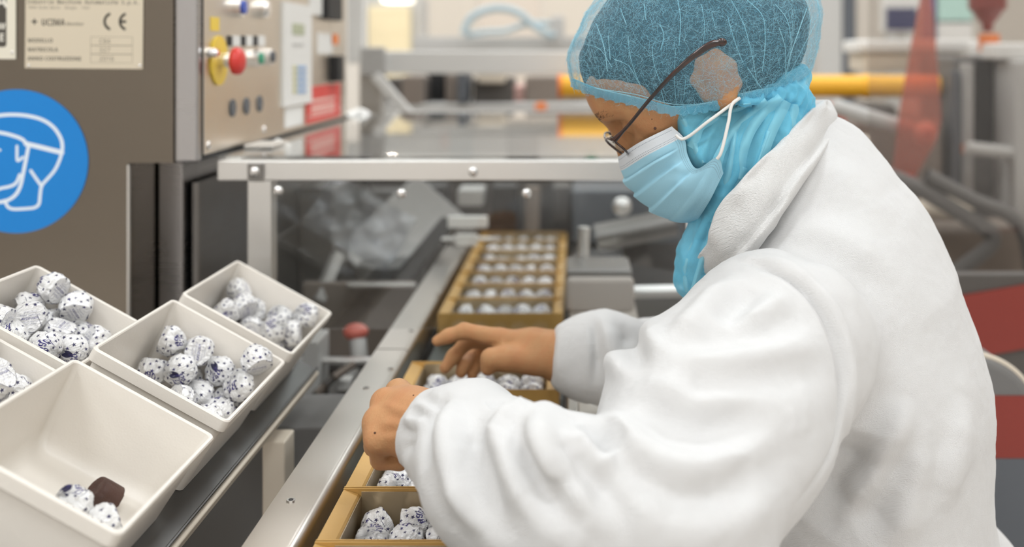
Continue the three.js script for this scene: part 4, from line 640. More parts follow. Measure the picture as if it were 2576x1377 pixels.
{
  const g = nets(coatField, V(-0.2, 0.5, -1.58), V(0.62, 1.3, -0.74), 0.0036);
  relax(g, 2, 0.5);
  const L = [
    // armhole seam and the roll beside it
    [-0.005, 0.0042, [[1862, 657], [1900, 662], [1934, 676], [1993, 708], [2053, 762], [2094, 833], [2121, 928], [2118, 1035], [2100, 1120], [2060, 1190], [2010, 1260]]],
    [0.003, 0.008, [[1875, 640], [1940, 656], [2010, 694], [2075, 755], [2118, 830], [2142, 928], [2140, 1035], [2120, 1130], [2080, 1205]]],
    // upper sleeve
    [0.006, 0.016, [[1870, 690], [1800, 745], [1740, 810], [1690, 860]]], [-0.006, 0.014, [[1680, 862], [1760, 860], [1850, 852], [1940, 836], [2020, 812]]], [0.007, 0.02, [[1640, 900], [1740, 905], [1850, 890], [1990, 868], [2080, 850]]], [-0.005, 0.014, [[1900, 725], [1850, 765], [1800, 805]]], [0.005, 0.012, [[1990, 745], [1920, 780], [1850, 815]]],
    [-0.004, 0.02, [[1640, 955], [1780, 965], [1950, 940], [2080, 900]]],
    [0.008, 0.016, [[1582, 975], [1640, 975], [1690, 990], [1740, 1018], [1815, 1017], [1934, 1008], [2070, 985]]], [-0.008, 0.018, [[1600, 1020], [1680, 1045], [1770, 1065], [1880, 1060], [1990, 1045]]],
    [0.01, 0.016, [[1492, 1040], [1540, 1055], [1575, 1090], [1610, 1135], [1679, 1180], [1768, 1188], [1845, 1145], [1934, 1085], [2040, 1060]]], [-0.01, 0.018, [[1540, 1130], [1600, 1190], [1690, 1240], [1800, 1240], [1900, 1190]]], [0.006, 0.02, [[1560, 1190], [1640, 1265], [1760, 1300], [1900, 1270], [2010, 1200]]],
    [-0.014, 0.009, [[1470, 1060], [1505, 1085], [1528, 1112], [1545, 1140]]],
    // forearm
    [0.008, 0.014, [[1130, 1005], [1132, 1074], [1145, 1163], [1165, 1253], [1210, 1350]]], [-0.007, 0.013, [[1180, 1010], [1185, 1090], [1200, 1180], [1235, 1280], [1290, 1360]]], [0.008, 0.013, [[1232, 1045], [1240, 1075], [1254, 1100], [1281, 1141], [1308, 1208], [1353, 1275], [1443, 1350]]], [-0.007, 0.012, [[1270, 1060], [1310, 1130], [1345, 1200], [1400, 1270], [1480, 1330]]], [0.008, 0.014, [[1350, 1015], [1350, 1060], [1366, 1119], [1420, 1208], [1487, 1275], [1570, 1330]]], [-0.008, 0.014, [[1415, 1050], [1420, 1110], [1465, 1180], [1530, 1245], [1610, 1300]]], [0.007, 0.013, [[1440, 1060], [1470, 1120], [1520, 1180], [1590, 1245], [1680, 1310]]],
    [0.006, 0.012, [[1255, 1085], [1300, 1040], [1345, 1018]]], [-0.005, 0.008, [[1225, 1010], [1262, 1002], [1290, 1010]]],
    // cuff gathers
    [-0.004, 0.006, [[1055, 995], [1085, 1010], [1108, 1020]]], [-0.004, 0.006, [[1030, 1030], [1060, 1040], [1085, 1045]]], [-0.003, 0.006, [[1002, 1080], [1030, 1082], [1055, 1075]]], [-0.004, 0.007, [[1005, 1130], [1030, 1120], [1050, 1100]]], [0.003, 0.006, [[1042, 1012], [1075, 1026], [1100, 1032]]], [0.003, 0.006, [[1012, 1055], [1040, 1060], [1068, 1058]]], [-0.006, 0.007, [[1115, 985], [1100, 1040], [1085, 1090], [1075, 1150], [1070, 1190]]],
    // back and side
    [0.008, 0.014, [[2275, 1000], [2262, 1040], [2240, 1108], [2189, 1209], [2132, 1277], [2105, 1330]]], [-0.016, 0.03, [[2150, 1090], [2140, 1170], [2100, 1240], [2040, 1330]]], [0.006, 0.018, [[2330, 1050], [2310, 1180], [2270, 1300], [2240, 1377]]], [-0.005, 0.016, [[2290, 1080], [2262, 1190], [2215, 1290], [2180, 1370]]], [0.005, 0.02, [[2420, 1000], [2400, 1150], [2350, 1290]]], [-0.004, 0.018, [[2370, 1060], [2350, 1180], [2310, 1300]]],
    [0.004, 0.02, [[1930, 590], [2030, 585], [2150, 630], [2260, 720]]], [-0.004, 0.018, [[1960, 640], [2060, 650], [2160, 700], [2240, 790]]], [0.003, 0.02, [[2100, 400], [2160, 480], [2230, 600]]],
    // far sleeve
    [-0.005, 0.006, [[1492, 800], [1500, 850], [1502, 900], [1497, 970]]], [0.006, 0.012, [[1505, 795], [1530, 860], [1560, 920], [1600, 960]]], [-0.005, 0.012, [[1560, 812], [1590, 870], [1630, 920]]], [0.005, 0.012, [[1620, 810], [1640, 860], [1680, 900]]],
  ];
  fold(g, trace(coatField, L, 0.6), 1.75);
  { const p = g.attributes.position, n = g.attributes.normal; for (let i = 0; i < p.count; i++) { const x = p.getX(i), y = p.getY(i), z = p.getZ(i), a = 0.0028 * noise(x * 16, y * 16, z * 16 + 5) + 0.0012 * noise(x * 38, y * 38, z * 38) + 0.0004 * noise(x * 160, y * 160, z * 160); p.setXYZ(i, x + n.getX(i) * a, y + n.getY(i) * a, z + n.getZ(i) * a); } g.computeVertexNormals(); }
  planarUV(g, 0.045, -1);
  const coat = part(person, 'coat', g, coatMat, 'white fleece coat');
  // collar: a plush band, thick and rolled, from the zip round the nape
  const st = [[[2048, 268, 1.2], [2108, 338, 1.2]], [[2020, 288, 1.12], [2084, 370, 1.115]], [[1945, 376, 1.076], [2022, 462, 1.06]], [[1872, 458, 1.068], [1955, 552, 1.044]], [[1824, 526, 1.08], [1895, 625, 1.05]], [[1792, 618, 1.105], [1838, 690, 1.08]], [[1757, 690, 1.16], [1778, 742, 1.145]]].map(([a, b]) => [P(...a), P(...b)]);
  const mir = (v) => V(v.x, v.y, -2.4 - v.z), all = [...st.slice(1).reverse().map((q) => q.map(mir)), ...st], top = new THREE.CatmullRomCurve3(all.map((q) => q[0])), bot = new THREE.CatmullRomCurve3(all.map((q) => q[1])), N = 110, K = 40, pos = [], idx = []; let last;
  for (let i = 0; i <= N; i++) { const t = i / N, T = top.getPoint(t), Bq = bot.getPoint(t), tan = top.getTangent(t).add(bot.getTangent(t)).normalize(), up = T.clone().sub(Bq), h = up.length(); up.normalize(); const out = tan.clone().cross(up).normalize(); if (i ? out.dot(last) < 0 : out.z > 0) out.negate(); last = out; const th = 0.0125 * Math.min(1, 0.35 + 6 * Math.min(t, 1 - t)); for (let k = 0; k < K; k++) { const a = k / K * 2 * Math.PI, c = Math.cos(a), s = Math.sin(a), e = (x) => Math.sign(x) * Math.pow(Math.abs(x), 0.6), w = T.clone().add(Bq).multiplyScalar(0.5).addScaledVector(up, e(s) * h * 0.5).addScaledVector(out, e(c) * th + 0.004 * noise(t * 30, 2, s * 2) + 0.006 * s - 0.0075 * Math.max(c, 0) * Math.exp(-Math.pow((s + 0.25 + 0.3 * noise(t * 9, 5, 1)) / 0.22, 2))); pos.push(w.x, w.y, w.z); } }
  for (let i = 0; i < N; i++) for (let k = 0; k < K; k++) { const a = i * K + k, b = i * K + (k + 1) % K; idx.push(a, b, a + K, b, b + K, a + K); }
  const cg = new THREE.BufferGeometry(); cg.setAttribute('position', new THREE.Float32BufferAttribute(pos, 3)); cg.setIndex(idx); cg.computeVertexNormals(); planarUV(cg, 0.05, -1);
  part(coat, 'collar', cg, plushMat, 'rolled plush collar');
  part(coat, 'zip_edge', tube([P(1757, 690, 1.15), P(1750, 712, 1.15), P(1742, 745, 1.148), P(1722, 800, 1.14)], 0.003, 20, 8), M.white);
}
// ---- skin: head and hands in one body mesh
const HP = 38 * Math.PI / 180, hf = V(-Math.cos(HP), -Math.sin(HP), 0), hu = V(-Math.sin(HP), Math.cos(HP), 0), hz = V(0, 0, 1), HE = P(1752, 195, 1.15);
const hd = (f, u, z) => HE.clone().addScaledVector(hf, f).addScaledVector(hu, u).add(V(0, 0, z)), ax = [hf, hu, hz];
const skinMat = std({ color: lin(0.57, 0.3, 0.135), roughness: 0.52, sheen: 0.15, sheenColor: lin(1, 0.7, 0.55), bumpMap: rep(blotchTex, 9), bumpScale: 0.0005, map: dataTex(256, (x, y) => { const n = 0.5 * tn64(x * 2, y * 2) + 0.5 * tn16(x * 2, y * 2); return [1, 0.93 + 0.08 * n, 0.9 + 0.1 * n]; }, true) });
const headField = (() => {
  const a = union([ell(hd(-0.022, 0.05, 0), ax, [0.098, 0.082, 0.074]), ell(hd(0.052, -0.01, 0), ax, [0.05, 0.085, 0.057]), ell(hd(0.05, -0.068, 0), ax, [0.046, 0.036, 0.046]), cone(hd(0.08, 0.045, -0.03), hd(0.08, 0.045, 0.03), 0.027, 0.027)], 0.03);
  const brow = cone(hd(0.094, 0.03, -0.034), hd(0.094, 0.03, 0.034), 0.0115, 0.0115), nose = cone(hd(0.096, 0.016, 0), hd(0.109, -0.022, 0), 0.008, 0.012);
  const ck = [1, -1].map((s) => ell(hd(0.068, -0.018, s * 0.041), ax, [0.024, 0.018, 0.015])), so = [1, -1].map((s) => ell(hd(0.101, 0.006, s * 0.034), ax, [0.014, 0.013, 0.018])), lid = [1, -1].map((s) => ell(hd(0.0835, 0.006, s * 0.033), ax, [0.0125, 0.0115, 0.0135])), tp = [1, -1].map((s) => ell(hd(0.05, 0.02, s * 0.06), ax, [0.035, 0.04, 0.014]));
  const neck = cone(P(1850, 290, 1.15), P(1960, 480, 1.18), 0.052, 0.056);
  return (x, y, z) => { let d = smin(a(x, y, z), brow(x, y, z), 0.014); d = smin(d, nose(x, y, z), 0.012); for (const c of [...ck, ...tp]) d = smin(d, c(x, y, z), 0.02); for (const c of so) d = smax(d, -c(x, y, z), 0.012); for (const c of lid) d = smin(d, c(x, y, z), 0.004); return smin(d, neck(x, y, z), 0.03); };
})();
const earField = (s) => { const c = (px, py, dz) => { const v = P(px, py, 1.072); v.z = -1.15 + s * (0.0835 + dz); return v; }, rim = [[1775, 245, 0], [1748, 200, 0.002], [1758, 155, 0.005], [1795, 138, 0.008], [1832, 165, 0.009], [1846, 210, 0.008], [1832, 250, 0.005], [1812, 262, 0.002]].map((q) => c(...q)); const r = []; for (let i = 0; i + 1 < rim.length; i++) r.push(cone(rim[i], rim[i + 1], 0.0052, 0.0052)); r.push(cone(c(1796, 178, 0), c(1812, 232, -0.001), 0.0185, 0.014), cone(c(1806, 175, 0.004), c(1826, 222, 0.004), 0.005, 0.006)); return union(r, 0.007); };
const handNear = (() => {
  const W = S(1085, 1085, 0.975, 0.026), pal = [[968, 1014, 1.0, 0.0128], [948, 1062, 0.978, 0.0125], [950, 1108, 0.964, 0.0115], [1002, 988, 1.03, 0.0126]].map((k) => chain([W, S(1040, lerp(1070, k[1], 0.35), lerp(0.98, k[2], 0.4), 0.02), k], 0.012));
  const fin = [[S(1002, 988, 1.03, 0.012), S(985, 1030, 1.068, 0.0098), S(1020, 1065, 1.052, 0.0088)], [S(968, 1014, 1.0, 0.0125), S(952, 1068, 1.048, 0.0102), S(1000, 1095, 1.034, 0.009)], [S(948, 1062, 0.978, 0.0122), S(942, 1122, 1.022, 0.0098), S(1000, 1130, 1.01, 0.0088)], [S(950, 1108, 0.964, 0.0112), S(958, 1156, 0.985, 0.0093), S(1005, 1160, 0.985, 0.0085), S(1030, 1140, 0.985, 0.008)], [S(1050, 1040, 1.02, 0.014), S(1020, 1040, 1.06, 0.0115), S(1000, 1085, 1.062, 0.0095)]].map((q) => chain(q, 0.004));
  const p = union(pal, 0.016), f = union(fin, 0.003); return (x, y, z) => smin(p(x, y, z), f(x, y, z), 0.005);
})();
const handFar = (() => {
  const W = S(1412, 898, 1.338, 0.0265), mcp = [[1258, 852, 1.333, 0.0125], [1252, 860, 1.356, 0.0125], [1248, 870, 1.376, 0.012], [1245, 882, 1.393, 0.011]], pal = mcp.map((k) => chain([W, S(1340, lerp(893, k[1], 0.5), lerp(1.338, k[2], 0.5), 0.019), k], 0.012));
  const fin = [[mcp[0], S(1168, 833, 1.333, 0.0097), S(1128, 846, 1.333, 0.0088), S(1100, 858, 1.333, 0.0072)], [mcp[1], S(1180, 856, 1.363, 0.0098), S(1140, 898, 1.363, 0.0088), S(1120, 926, 1.353, 0.0075)], [mcp[2], S(1196, 882, 1.4, 0.0095), S(1168, 916, 1.373, 0.0085), S(1160, 938, 1.363, 0.0075)], [mcp[3], S(1210, 900, 1.390, 0.0085), S(1192, 928, 1.383, 0.008), S(1188, 945, 1.373, 0.007)], [S(1345, 908, 1.323, 0.0185), S(1270, 902, 1.308, 0.0155), S(1236, 904, 1.303, 0.0128), S(1228, 926, 1.303, 0.0095)]].map((q) => chain(q, 0.005));
  const p = union(pal, 0.014), f = union(fin.slice(0, 4), 0.0025); return (x, y, z) => smin(smin(p(x, y, z), f(x, y, z), 0.005), fin[4](x, y, z), 0.01);
})();
{
  const around = (pts, m) => { const b = new THREE.Box3().setFromPoints(pts).expandByScalar(m); return [b.min, b.max]; };
  const gs = [nets(headField, V(-0.02, 1.1, -1.24), V(0.29, 1.47, -1.06), 0.003), ...[1, -1].map((s) => nets(earField(s), V(0.1, 1.25, s > 0 ? -1.085 : -1.27), V(0.19, 1.34, s > 0 ? -1.03 : -1.215), 0.0018)), nets(handNear, ...around([P(915, 950, 0.95), P(1110, 1180, 1.08)], 0.02), 0.0022), nets(handFar, ...around([P(1080, 800, 1.29), P(1440, 960, 1.42)], 0.02), 0.0022)];
  gs.forEach((g) => relax(g, 2, 0.5));
  // knuckle creases of the fist
  fold(gs[3], trace(handNear, [[-0.0012, 0.0016, [[930, 1128], [950, 1146], [985, 1156], [1015, 1160]]], [0.0012, 0.004, [[960, 1010], [1000, 1030], [1040, 1045]]], [0.0012, 0.004, [[945, 1062], [990, 1068], [1030, 1070]]], [0.0012, 0.004, [[950, 1105], [990, 1100], [1030, 1090]]], [-0.001, 0.004, [[965, 1040], [1000, 1050], [1030, 1058]]], [-0.001, 0.004, [[955, 1086], [990, 1086], [1025, 1080]]]], 0.8));
  fold(gs[4], trace(handFar, [[-0.002, 0.003, [[1225, 868], [1260, 866], [1300, 855]]], [-0.0008, 0.0014, [[1160, 815], [1165, 830], [1160, 845]]]], 1.2));
  gs.forEach((g) => planarUV(g, 0.1));
  part(person, 'body', gs, skinMat, 'tanned face, near fist and far hand');
  const mole = (px, py, r, f) => { const c = meet(f, px, py, 0.8); if (!c) return; const g = new THREE.SphereGeometry(r, 10, 8); g.scale(1, 1, 0.35); part(person, 'mole', g.translate(c.x, c.y, c.z), std({ color: lin(0.09, 0.035, 0.02), roughness: 0.6 })); };
  mole(943, 1090, 0.0011, handNear); mole(1040, 995, 0.0007, handNear); mole(1648, 323, 0.0015, headField); mole(1640, 300, 0.0006, headField);
  // eyebrow and lashes as single hairs
  const hairs = [], hm = std({ color: lin(0.02, 0.014, 0.01), roughness: 0.6 });
  for (const s of [1, -1]) { for (let k = 0; k < 80; k++) { const t = k / 79, z = s * lerp(0.012, 0.052, t), u0 = 0.026 + 0.008 * Math.sin(t * 2.6) + rr(-0.0045, 0.0045), f0 = 0.112 - 0.03 * t * t; let lo = 0, c = hd(f0 + 0.02, u0, z); for (let q = 0; q < 40; q++) { const v = headField(c.x, c.y, c.z); if (v < 0.0002) break; c.addScaledVector(hf, -v * 0.7); } hairs.push(bar(c, c.clone().add(V(0, 0, s * rr(0.003, 0.007))).addScaledVector(hu, rr(-0.001, 0.003)).addScaledVector(hf, -0.002 * t), 0.00016, 0.00008, 4)); }
  }
  part(person, 'eyebrows', hairs, hm, 'dark brown eyebrows');
}
// ---- hair cover
const capC = P(1745, 110, 1.15), capTab = [[0, 306], [3.3, 311], [12.7, 322], [20, 320], [38, 285], [57, 252], [90, 232], [122, 238], [155.6, 267], [171, 291], [180, 308], [187, 320], [194, 323], [199.5, 322], [225, 280], [270, 240], [310, 250], [335, 270], [348.8, 288]].map(([a, r]) => [a, r / F * 1.15]);
const capR = (deg) => { deg = ((deg % 360) + 360) % 360; for (let i = 0; i < capTab.length; i++) { const [a0, r0] = capTab[i], [a1, r1] = capTab[(i + 1) % capTab.length], A1 = i + 1 === capTab.length ? a1 + 360 : a1; if (deg >= a0 && deg <= A1) return lerp(r0, r1, sstep(0, 1, (deg - a0) / (A1 - a0)) * 0.5 + 0.5 * (deg - a0) / (A1 - a0)); } return 0.12; };
const hemTab = [[1400, 214], [1440, 219], [1500, 243], [1560, 257], [1620, 271], [1690, 289], [1740, 286], [1800, 276], [1860, 258], [1920, 245], [1990, 235], [2100, 222]];
const hemY = (px) => { for (let i = 0; i + 1 < hemTab.length; i++) if (px <= hemTab[i + 1][0]) return lerp(hemTab[i][1], hemTab[i + 1][1], clamp((px - hemTab[i][0]) / (hemTab[i + 1][0] - hemTab[i][0]), 0, 1)); return 222; };
function capPoint(al, ph, k, zr, rough) {
  const c = Math.pow(Math.abs(Math.cos(ph)), 0.82), R = capR(al * 180 / Math.PI) * k * c, v = V(capC.x + R * Math.cos(al), capC.y + R * Math.sin(al), capC.z + zr * Math.sign(ph) * Math.pow(Math.abs(Math.sin(ph)), 0.92));
  if (rough) { const n = v.clone().sub(capC).normalize(); v.addScaledVector(n, rough * (0.0035 * noise(v.x * 26, v.y * 26, v.z * 26) + 0.0025 * (1 - 2 * Math.abs(noise(v.x * 45 + 3, v.y * 20, v.z * 45))))); }
  return v;
}
function capShell(k, zr, rough, lift, ruffle) {
  const NA = 300, NP = 110, pos = [], cut = [], idx = [];
  for (let j = 0; j <= NP; j++) for (let i = 0; i < NA; i++) {
    const al = i / NA * 2 * Math.PI, ph = (j / NP - 0.5) * Math.PI, v = capPoint(al, ph, k, zr, rough), zn = -1.15 + Math.abs(v.z + 1.15), px = CX + v.x / -zn * F, hem = hemY(px) - lift, py = CY + (EYE - v.y) / -zn * F, below = py > hem;
    if (below) v.y = EYE - (hem - CY) / F * -zn;
    if (ruffle) { const near = clamp(1 - Math.abs(py - hem) / 46, 0, 1); const q = near * 0.0022 * Math.sin(px * 0.42 + 2 * noise(px * 0.05, 1, 1)); v.z += Math.sign(v.z + 1.15) * q; v.y += q * 0.5; if (below) v.y += 0.0012 * Math.sin(px * 0.3); }
    pos.push(v.x, v.y, v.z); cut.push(below);
  }
  for (let j = 0; j < NP; j++) for (let i = 0; i < NA; i++) { const a = j * NA + i, b = j * NA + (i + 1) % NA, c = a + NA, d = b + NA; for (const t of [[a, b, c], [b, d, c]]) if (!t.every((q) => cut[q])) idx.push(...t); }
  const g = new THREE.BufferGeometry(); g.setAttribute('position', new THREE.Float32BufferAttribute(pos, 3)); g.setIndex(idx); g.computeVertexNormals(); return planarUV(g, 0.11, 0.4);
}
const webTex = (base, strong, n) => { const save = seed; seed = 909; const c = document.createElement('canvas'); c.width = c.height = 1024; const x = c.getContext('2d'); x.fillStyle = `rgb(${base},${base},${base})`; x.fillRect(0, 0, 1024, 1024); for (let k = 0; k < n; k++) { const a = rr(0, 6.283), L = rr(14, 60), X = rr(0, 1024), Y = rr(0, 1024), b = rr(-2.2, 2.2), w = rr(0.7, 1.5), al = rr(0.15, strong); x.strokeStyle = `rgba(255,255,255,${al})`; x.lineWidth = w; for (const ox of [-1024, 0, 1024]) for (const oy of [-1024, 0, 1024]) { if (X + ox < -120 || X + ox > 1144 || Y + oy < -120 || Y + oy > 1144) continue; x.beginPath(); x.moveTo(X + ox, Y + oy); x.quadraticCurveTo(X + ox + Math.cos(a) * L / 2, Y + oy + Math.sin(a) * L / 2, X + ox + Math.cos(a + b) * L, Y + oy + Math.sin(a + b) * L); x.stroke(); } } seed = save; const t = new THREE.CanvasTexture(c); t.wrapS = t.wrapT = THREE.RepeatWrapping; return t; };
const webAlpha = webTex(40, 0.28, 5000), hoodAlpha = webTex(190, 0.35, 2600);
const capBlue = lin(0.17, 0.56, 0.78);
const ribbonMat = std({ color: lin(0.34, 0.8, 0.96), roughness: 0.7, transparent: true, opacity: 0.55, side: THREE.DoubleSide });
const ruffleMat = std({ color: capBlue, roughness: 0.7, transparent: true, opacity: 0.62, side: THREE.DoubleSide });
const capMat = std({ color: capBlue, roughness: 0.75, transparent: true, opacity: 1, alphaMap: webAlpha, side: THREE.DoubleSide }), hoodMat = std({ color: lin(0.2, 0.7, 0.94), roughness: 0.7, transparent: true, alphaMap: hoodAlpha, side: THREE.DoubleSide, transmission: 0.25, thickness: 0 }), tubeMat = std({ color: lin(0.4, 0.74, 0.86), roughness: 0.7, transparent: true, opacity: 0.55 });
{
  part(person, 'hair', capShell(0.905, 0.092, 0.7, 5, false), std({ color: lin(0.028, 0.027, 0.028), roughness: 0.55, bumpMap: rep(brushTex, 3), bumpScale: 0.001 }), 'dark hair under the hair cover');
  const cap = part(person, 'hair_cover', capShell(1, 0.105, 1, 0, true), capMat, 'sheer light blue bouffant hair cover');
  // pleats and creases of the sheer cloth
  const nearZ = (px, py) => { let d = 1.06; for (let q = 0; q < 6; q++) { const v = P(px, py, d), a = Math.atan2(v.y - capC.y, v.x - capC.x), r = Math.hypot(v.x - capC.x, v.y - capC.y), R = capR(a * 180 / Math.PI), t = Math.pow(clamp(r / R, 0, 1), 1 / 0.82), s = Math.pow(Math.sqrt(Math.max(0, 1 - t * t)), 0.92); d = 1.15 - 0.105 * s; } return P(px, py, d - 0.0008); };
  const lines = [[[1705, 0], [1712, 50], [1708, 115]], [[1765, 10], [1772, 60], [1770, 110]], [[1840, 0], [1870, 60], [1890, 130], [1905, 215]], [[1880, 0], [1918, 40], [1925, 100], [1918, 180]], [[1580, 90], [1585, 140], [1600, 190], [1625, 240]], [[1640, 115], [1645, 160], [1660, 205]], [[1500, 60], [1520, 120], [1528, 180]], [[1470, 110], [1510, 125], [1540, 170]], [[1530, 90], [1535, 150]], [[1660, 60], [1670, 90], [1662, 125]], [[1700, 120], [1696, 190], [1700, 250]], [[1950, 10], [1980, 50], [1990, 110], [1985, 165]], [[2030, 20], [2005, 90], [1985, 150], [1975, 200]], [[2050, 60], [2015, 130], [1985, 190]], [[1830, 40], [1850, 110], [1870, 160]], [[1440, 200], [1500, 222], [1600, 238], [1690, 262], [1760, 262]], [[1790, 30], [1800, 70]], [[1560, 20], [1575, 60]], [[1620, 10], [1625, 50]], [[1545, 150], [1580, 165], [1610, 215]], [[1960, 70], [1975, 120], [1975, 190]], [[1880, 170], [1900, 200], [1925, 235]], [[1725, 200], [1720, 250]], [[1660, 215], [1672, 262]]];
  const tubes = lines.map((l, i) => tube(l.map(([x, y]) => nearZ(x, y)), i === 15 ? 0.0005 : [0.0005, 0.0003, 0.0004][i % 3], 24, 5));
  part(cap, 'creases', tubes, tubeMat);
  part(cap, 'elastic_hem', tube(hemTab.slice(1, 10).map(([x, y]) => nearZ(x, y - 21)), 0.0008, 70, 6), tubeMat, 'gathered elastic hem');
  { const pos = [], idx = [], n = 700, m = 8; for (let i = 0; i <= n; i++) { const px = lerp(1436, 1980, i / n), y = hemY(px), ph = i * 0.36 + 2.4 * noise(i * 0.03, 7, 1), am = 0.5 + 0.5 * noise(i * 0.05, 3, 2); for (let k = 0; k <= m; k++) { const t = k / m, v = nearZ(px, y - 22 + 24 * t + 2.5 * t * Math.sin(ph * 0.5)); v.z += 0.0006 + t * 0.0022 * (1 + am * Math.sin(ph)); v.x += t * 0.0011 * Math.cos(ph); pos.push(v.x, v.y, v.z); } } for (let i = 0; i < n; i++) for (let k = 0; k < m; k++) { const a = i * (m + 1) + k; idx.push(a, a + 1, a + m + 1, a + 1, a + m + 2, a + m + 1); } const g = new THREE.BufferGeometry(); g.setAttribute('position', new THREE.Float32BufferAttribute(pos, 3)); g.setIndex(idx); g.computeVertexNormals(); part(cap, 'ruffle', planarUV(g, 0.11, 0.4), ruffleMat, 'ruffled edge below the elastic'); }
  // neck piece of the hood, knot and tie band
  const hoodField = union([chain([S(1880, 318, 1.15, 0.058), S(1868, 360, 1.15, 0.06), S(1862, 420, 1.148, 0.05), S(1840, 500, 1.142, 0.034), S(1790, 590, 1.138, 0.021), S(1756, 650, 1.14, 0.017), S(1738, 705, 1.145, 0.0125), S(1742, 748, 1.15, 0.007)], 0.02, 0.8, -1.15), cone(P(1945, 310, 1.14), P(1975, 400, 1.16), 0.042, 0.04), chain([S(1745, 303, 1.088, 0.018), S(1772, 390, 1.09, 0.019), S(1815, 450, 1.108, 0.02)], 0.01)], 0.03);
  const hg = nets(hoodField, V(0.08, 1.0, -1.25), V(0.32, 1.34, -1.04), 0.0026); relax(hg, 2);
  fold(hg, trace(hoodField, [[0.006, 0.007, [[1960, 250], [1920, 320], [1900, 420], [1890, 480]]], [-0.005, 0.006, [[1940, 270], [1895, 340], [1870, 430]]], [0.006, 0.007, [[1900, 265], [1860, 340], [1848, 430], [1800, 540], [1770, 620]]], [-0.005, 0.006, [[1870, 290], [1830, 370], [1815, 430]]], [0.005, 0.007, [[1835, 280], [1790, 330], [1770, 400]]], [-0.004, 0.006, [[1800, 290], [1760, 340], [1750, 400]]], [0.004, 0.006, [[1720, 310], [1760, 370], [1775, 420]]], [0.005, 0.007, [[1985, 270], [1975, 340], [1950, 420]]], [-0.005, 0.006, [[1975, 280], [1950, 350], [1925, 430]]], [0.004, 0.005, [[1850, 480], [1812, 560], [1780, 640], [1750, 720]]], [-0.004, 0.005, [[1825, 500], [1790, 570], [1755, 640]]], [0.004, 0.005, [[1800, 520], [1760, 600], [1725, 680]]], [-0.003, 0.005, [[1860, 440], [1840, 500], [1815, 560]]]], 0.9));
  { const p = hg.attributes.position, n = hg.attributes.normal; for (let i = 0; i < p.count; i++) { const x = p.getX(i), y = p.getY(i), z = p.getZ(i), a = 0.0022 * (1 - 2 * Math.abs(noise(x * 60, y * 30, z * 60))) + 0.001 * noise(x * 140, y * 140, z * 140); p.setXYZ(i, x + n.getX(i) * a, y + n.getY(i) * a, z + n.getZ(i) * a); } hg.computeVertexNormals(); }
  part(cap, 'neck_drape', planarUV(hg, 0.11, 0.4), hoodMat, 'blue cloth wrapped round the neck');
  const knotField = union([cone(P(1975, 215, 1.105), P(2010, 195, 1.12), 0.014, 0.012), cone(P(1985, 240, 1.1), P(2018, 262, 1.12), 0.016, 0.012), cone(P(1950, 240, 1.085), P(1985, 235, 1.1), 0.009, 0.015), cone(P(1868, 254, 1.064), P(1950, 240, 1.085), 0.0045, 0.009), cone(P(1990, 260, 1.11), P(2005, 330, 1.13), 0.018, 0.014)], 0.008);
  const kg = nets(knotField, V(0.15, 1.2, -1.17), V(0.28, 1.33, -1.04), 0.0016); relax(kg, 1); { const p = kg.attributes.position, n = kg.attributes.normal; for (let i = 0; i < p.count; i++) { const x = p.getX(i), y = p.getY(i), z = p.getZ(i), a = 0.0028 * (1 - 2 * Math.abs(noise(x * 110, y * 60, z * 110))) + 0.0012 * noise(x * 240, y * 240, z * 240); p.setXYZ(i, x + n.getX(i) * a, y + n.getY(i) * a, z + n.getZ(i) * a); } kg.computeVertexNormals(); }
  part(cap, 'knot', planarUV(kg, 0.11, 0.4), hoodMat, 'tied knot behind the ear');
  // loose folded lengths of the same cloth over the neck piece
  const fullHood = union([hoodField, knotField], 0.01), ribbons = [];
  const ribbon = (line, w0, w1, off) => { const c = new THREE.CatmullRomCurve3(line.map(([x, y]) => V(x, y, 0))), n = 40, m = 10, pos = [], idx = []; for (let i = 0; i <= n; i++) { const t = i / n, q = c.getPoint(t), tn = c.getTangent(t), w = lerp(w0, w1, t) * (1 + 0.25 * noise(t * 6, w0, 3)); for (let k = 0; k <= m; k++) { const u = k / m * 2 - 1, px = q.x - tn.y * u * w, py = q.y + tn.x * u * w, h = meet(fullHood, px, py, 0.9, 1.3) || P(px, py, 1.12), d = -h.z - off * (1 - 0.85 * u * u) - 0.0015 * noise(px * 0.05, py * 0.03, w0), v = P(px, py, d); pos.push(v.x, v.y, v.z); } } for (let i = 0; i < n; i++) for (let k = 0; k < m; k++) { const a = i * (m + 1) + k; idx.push(a, a + 1, a + m + 1, a + 1, a + m + 2, a + m + 1); } const g = new THREE.BufferGeometry(); g.setAttribute('position', new THREE.Float32BufferAttribute(pos, 3)); g.setIndex(idx); g.computeVertexNormals(); ribbons.push(planarUV(g, 0.11, 0.4)); };
  ribbon([[1965, 245], [1905, 300], [1870, 370], [1860, 450]], 12, 16, 0.006); ribbon([[1930, 255], [1860, 310], [1815, 380], [1800, 420]], 10, 13, 0.005); ribbon([[1980, 255], [1945, 320], [1915, 400], [1895, 470]], 12, 16, 0.006); ribbon([[1890, 262], [1820, 285], [1765, 320], [1735, 370]], 9, 12, 0.005); ribbon([[2000, 262], [1994, 300], [1985, 335]], 11, 10, 0.005); ribbon([[1870, 420], [1835, 500], [1800, 580], [1765, 660], [1745, 730]], 14, 9, 0.005); ribbon([[1850, 330], [1838, 420], [1815, 500], [1790, 560]], 9, 14, 0.006); ribbon([[1718, 300], [1740, 350], [1770, 410]], 8, 9, 0.004); ribbon([[1790, 540], [1750, 610], [1722, 680], [1728, 735]], 8, 7, 0.004); ribbon([[1935, 330], [1905, 420], [1880, 500]], 7, 10, 0.007);
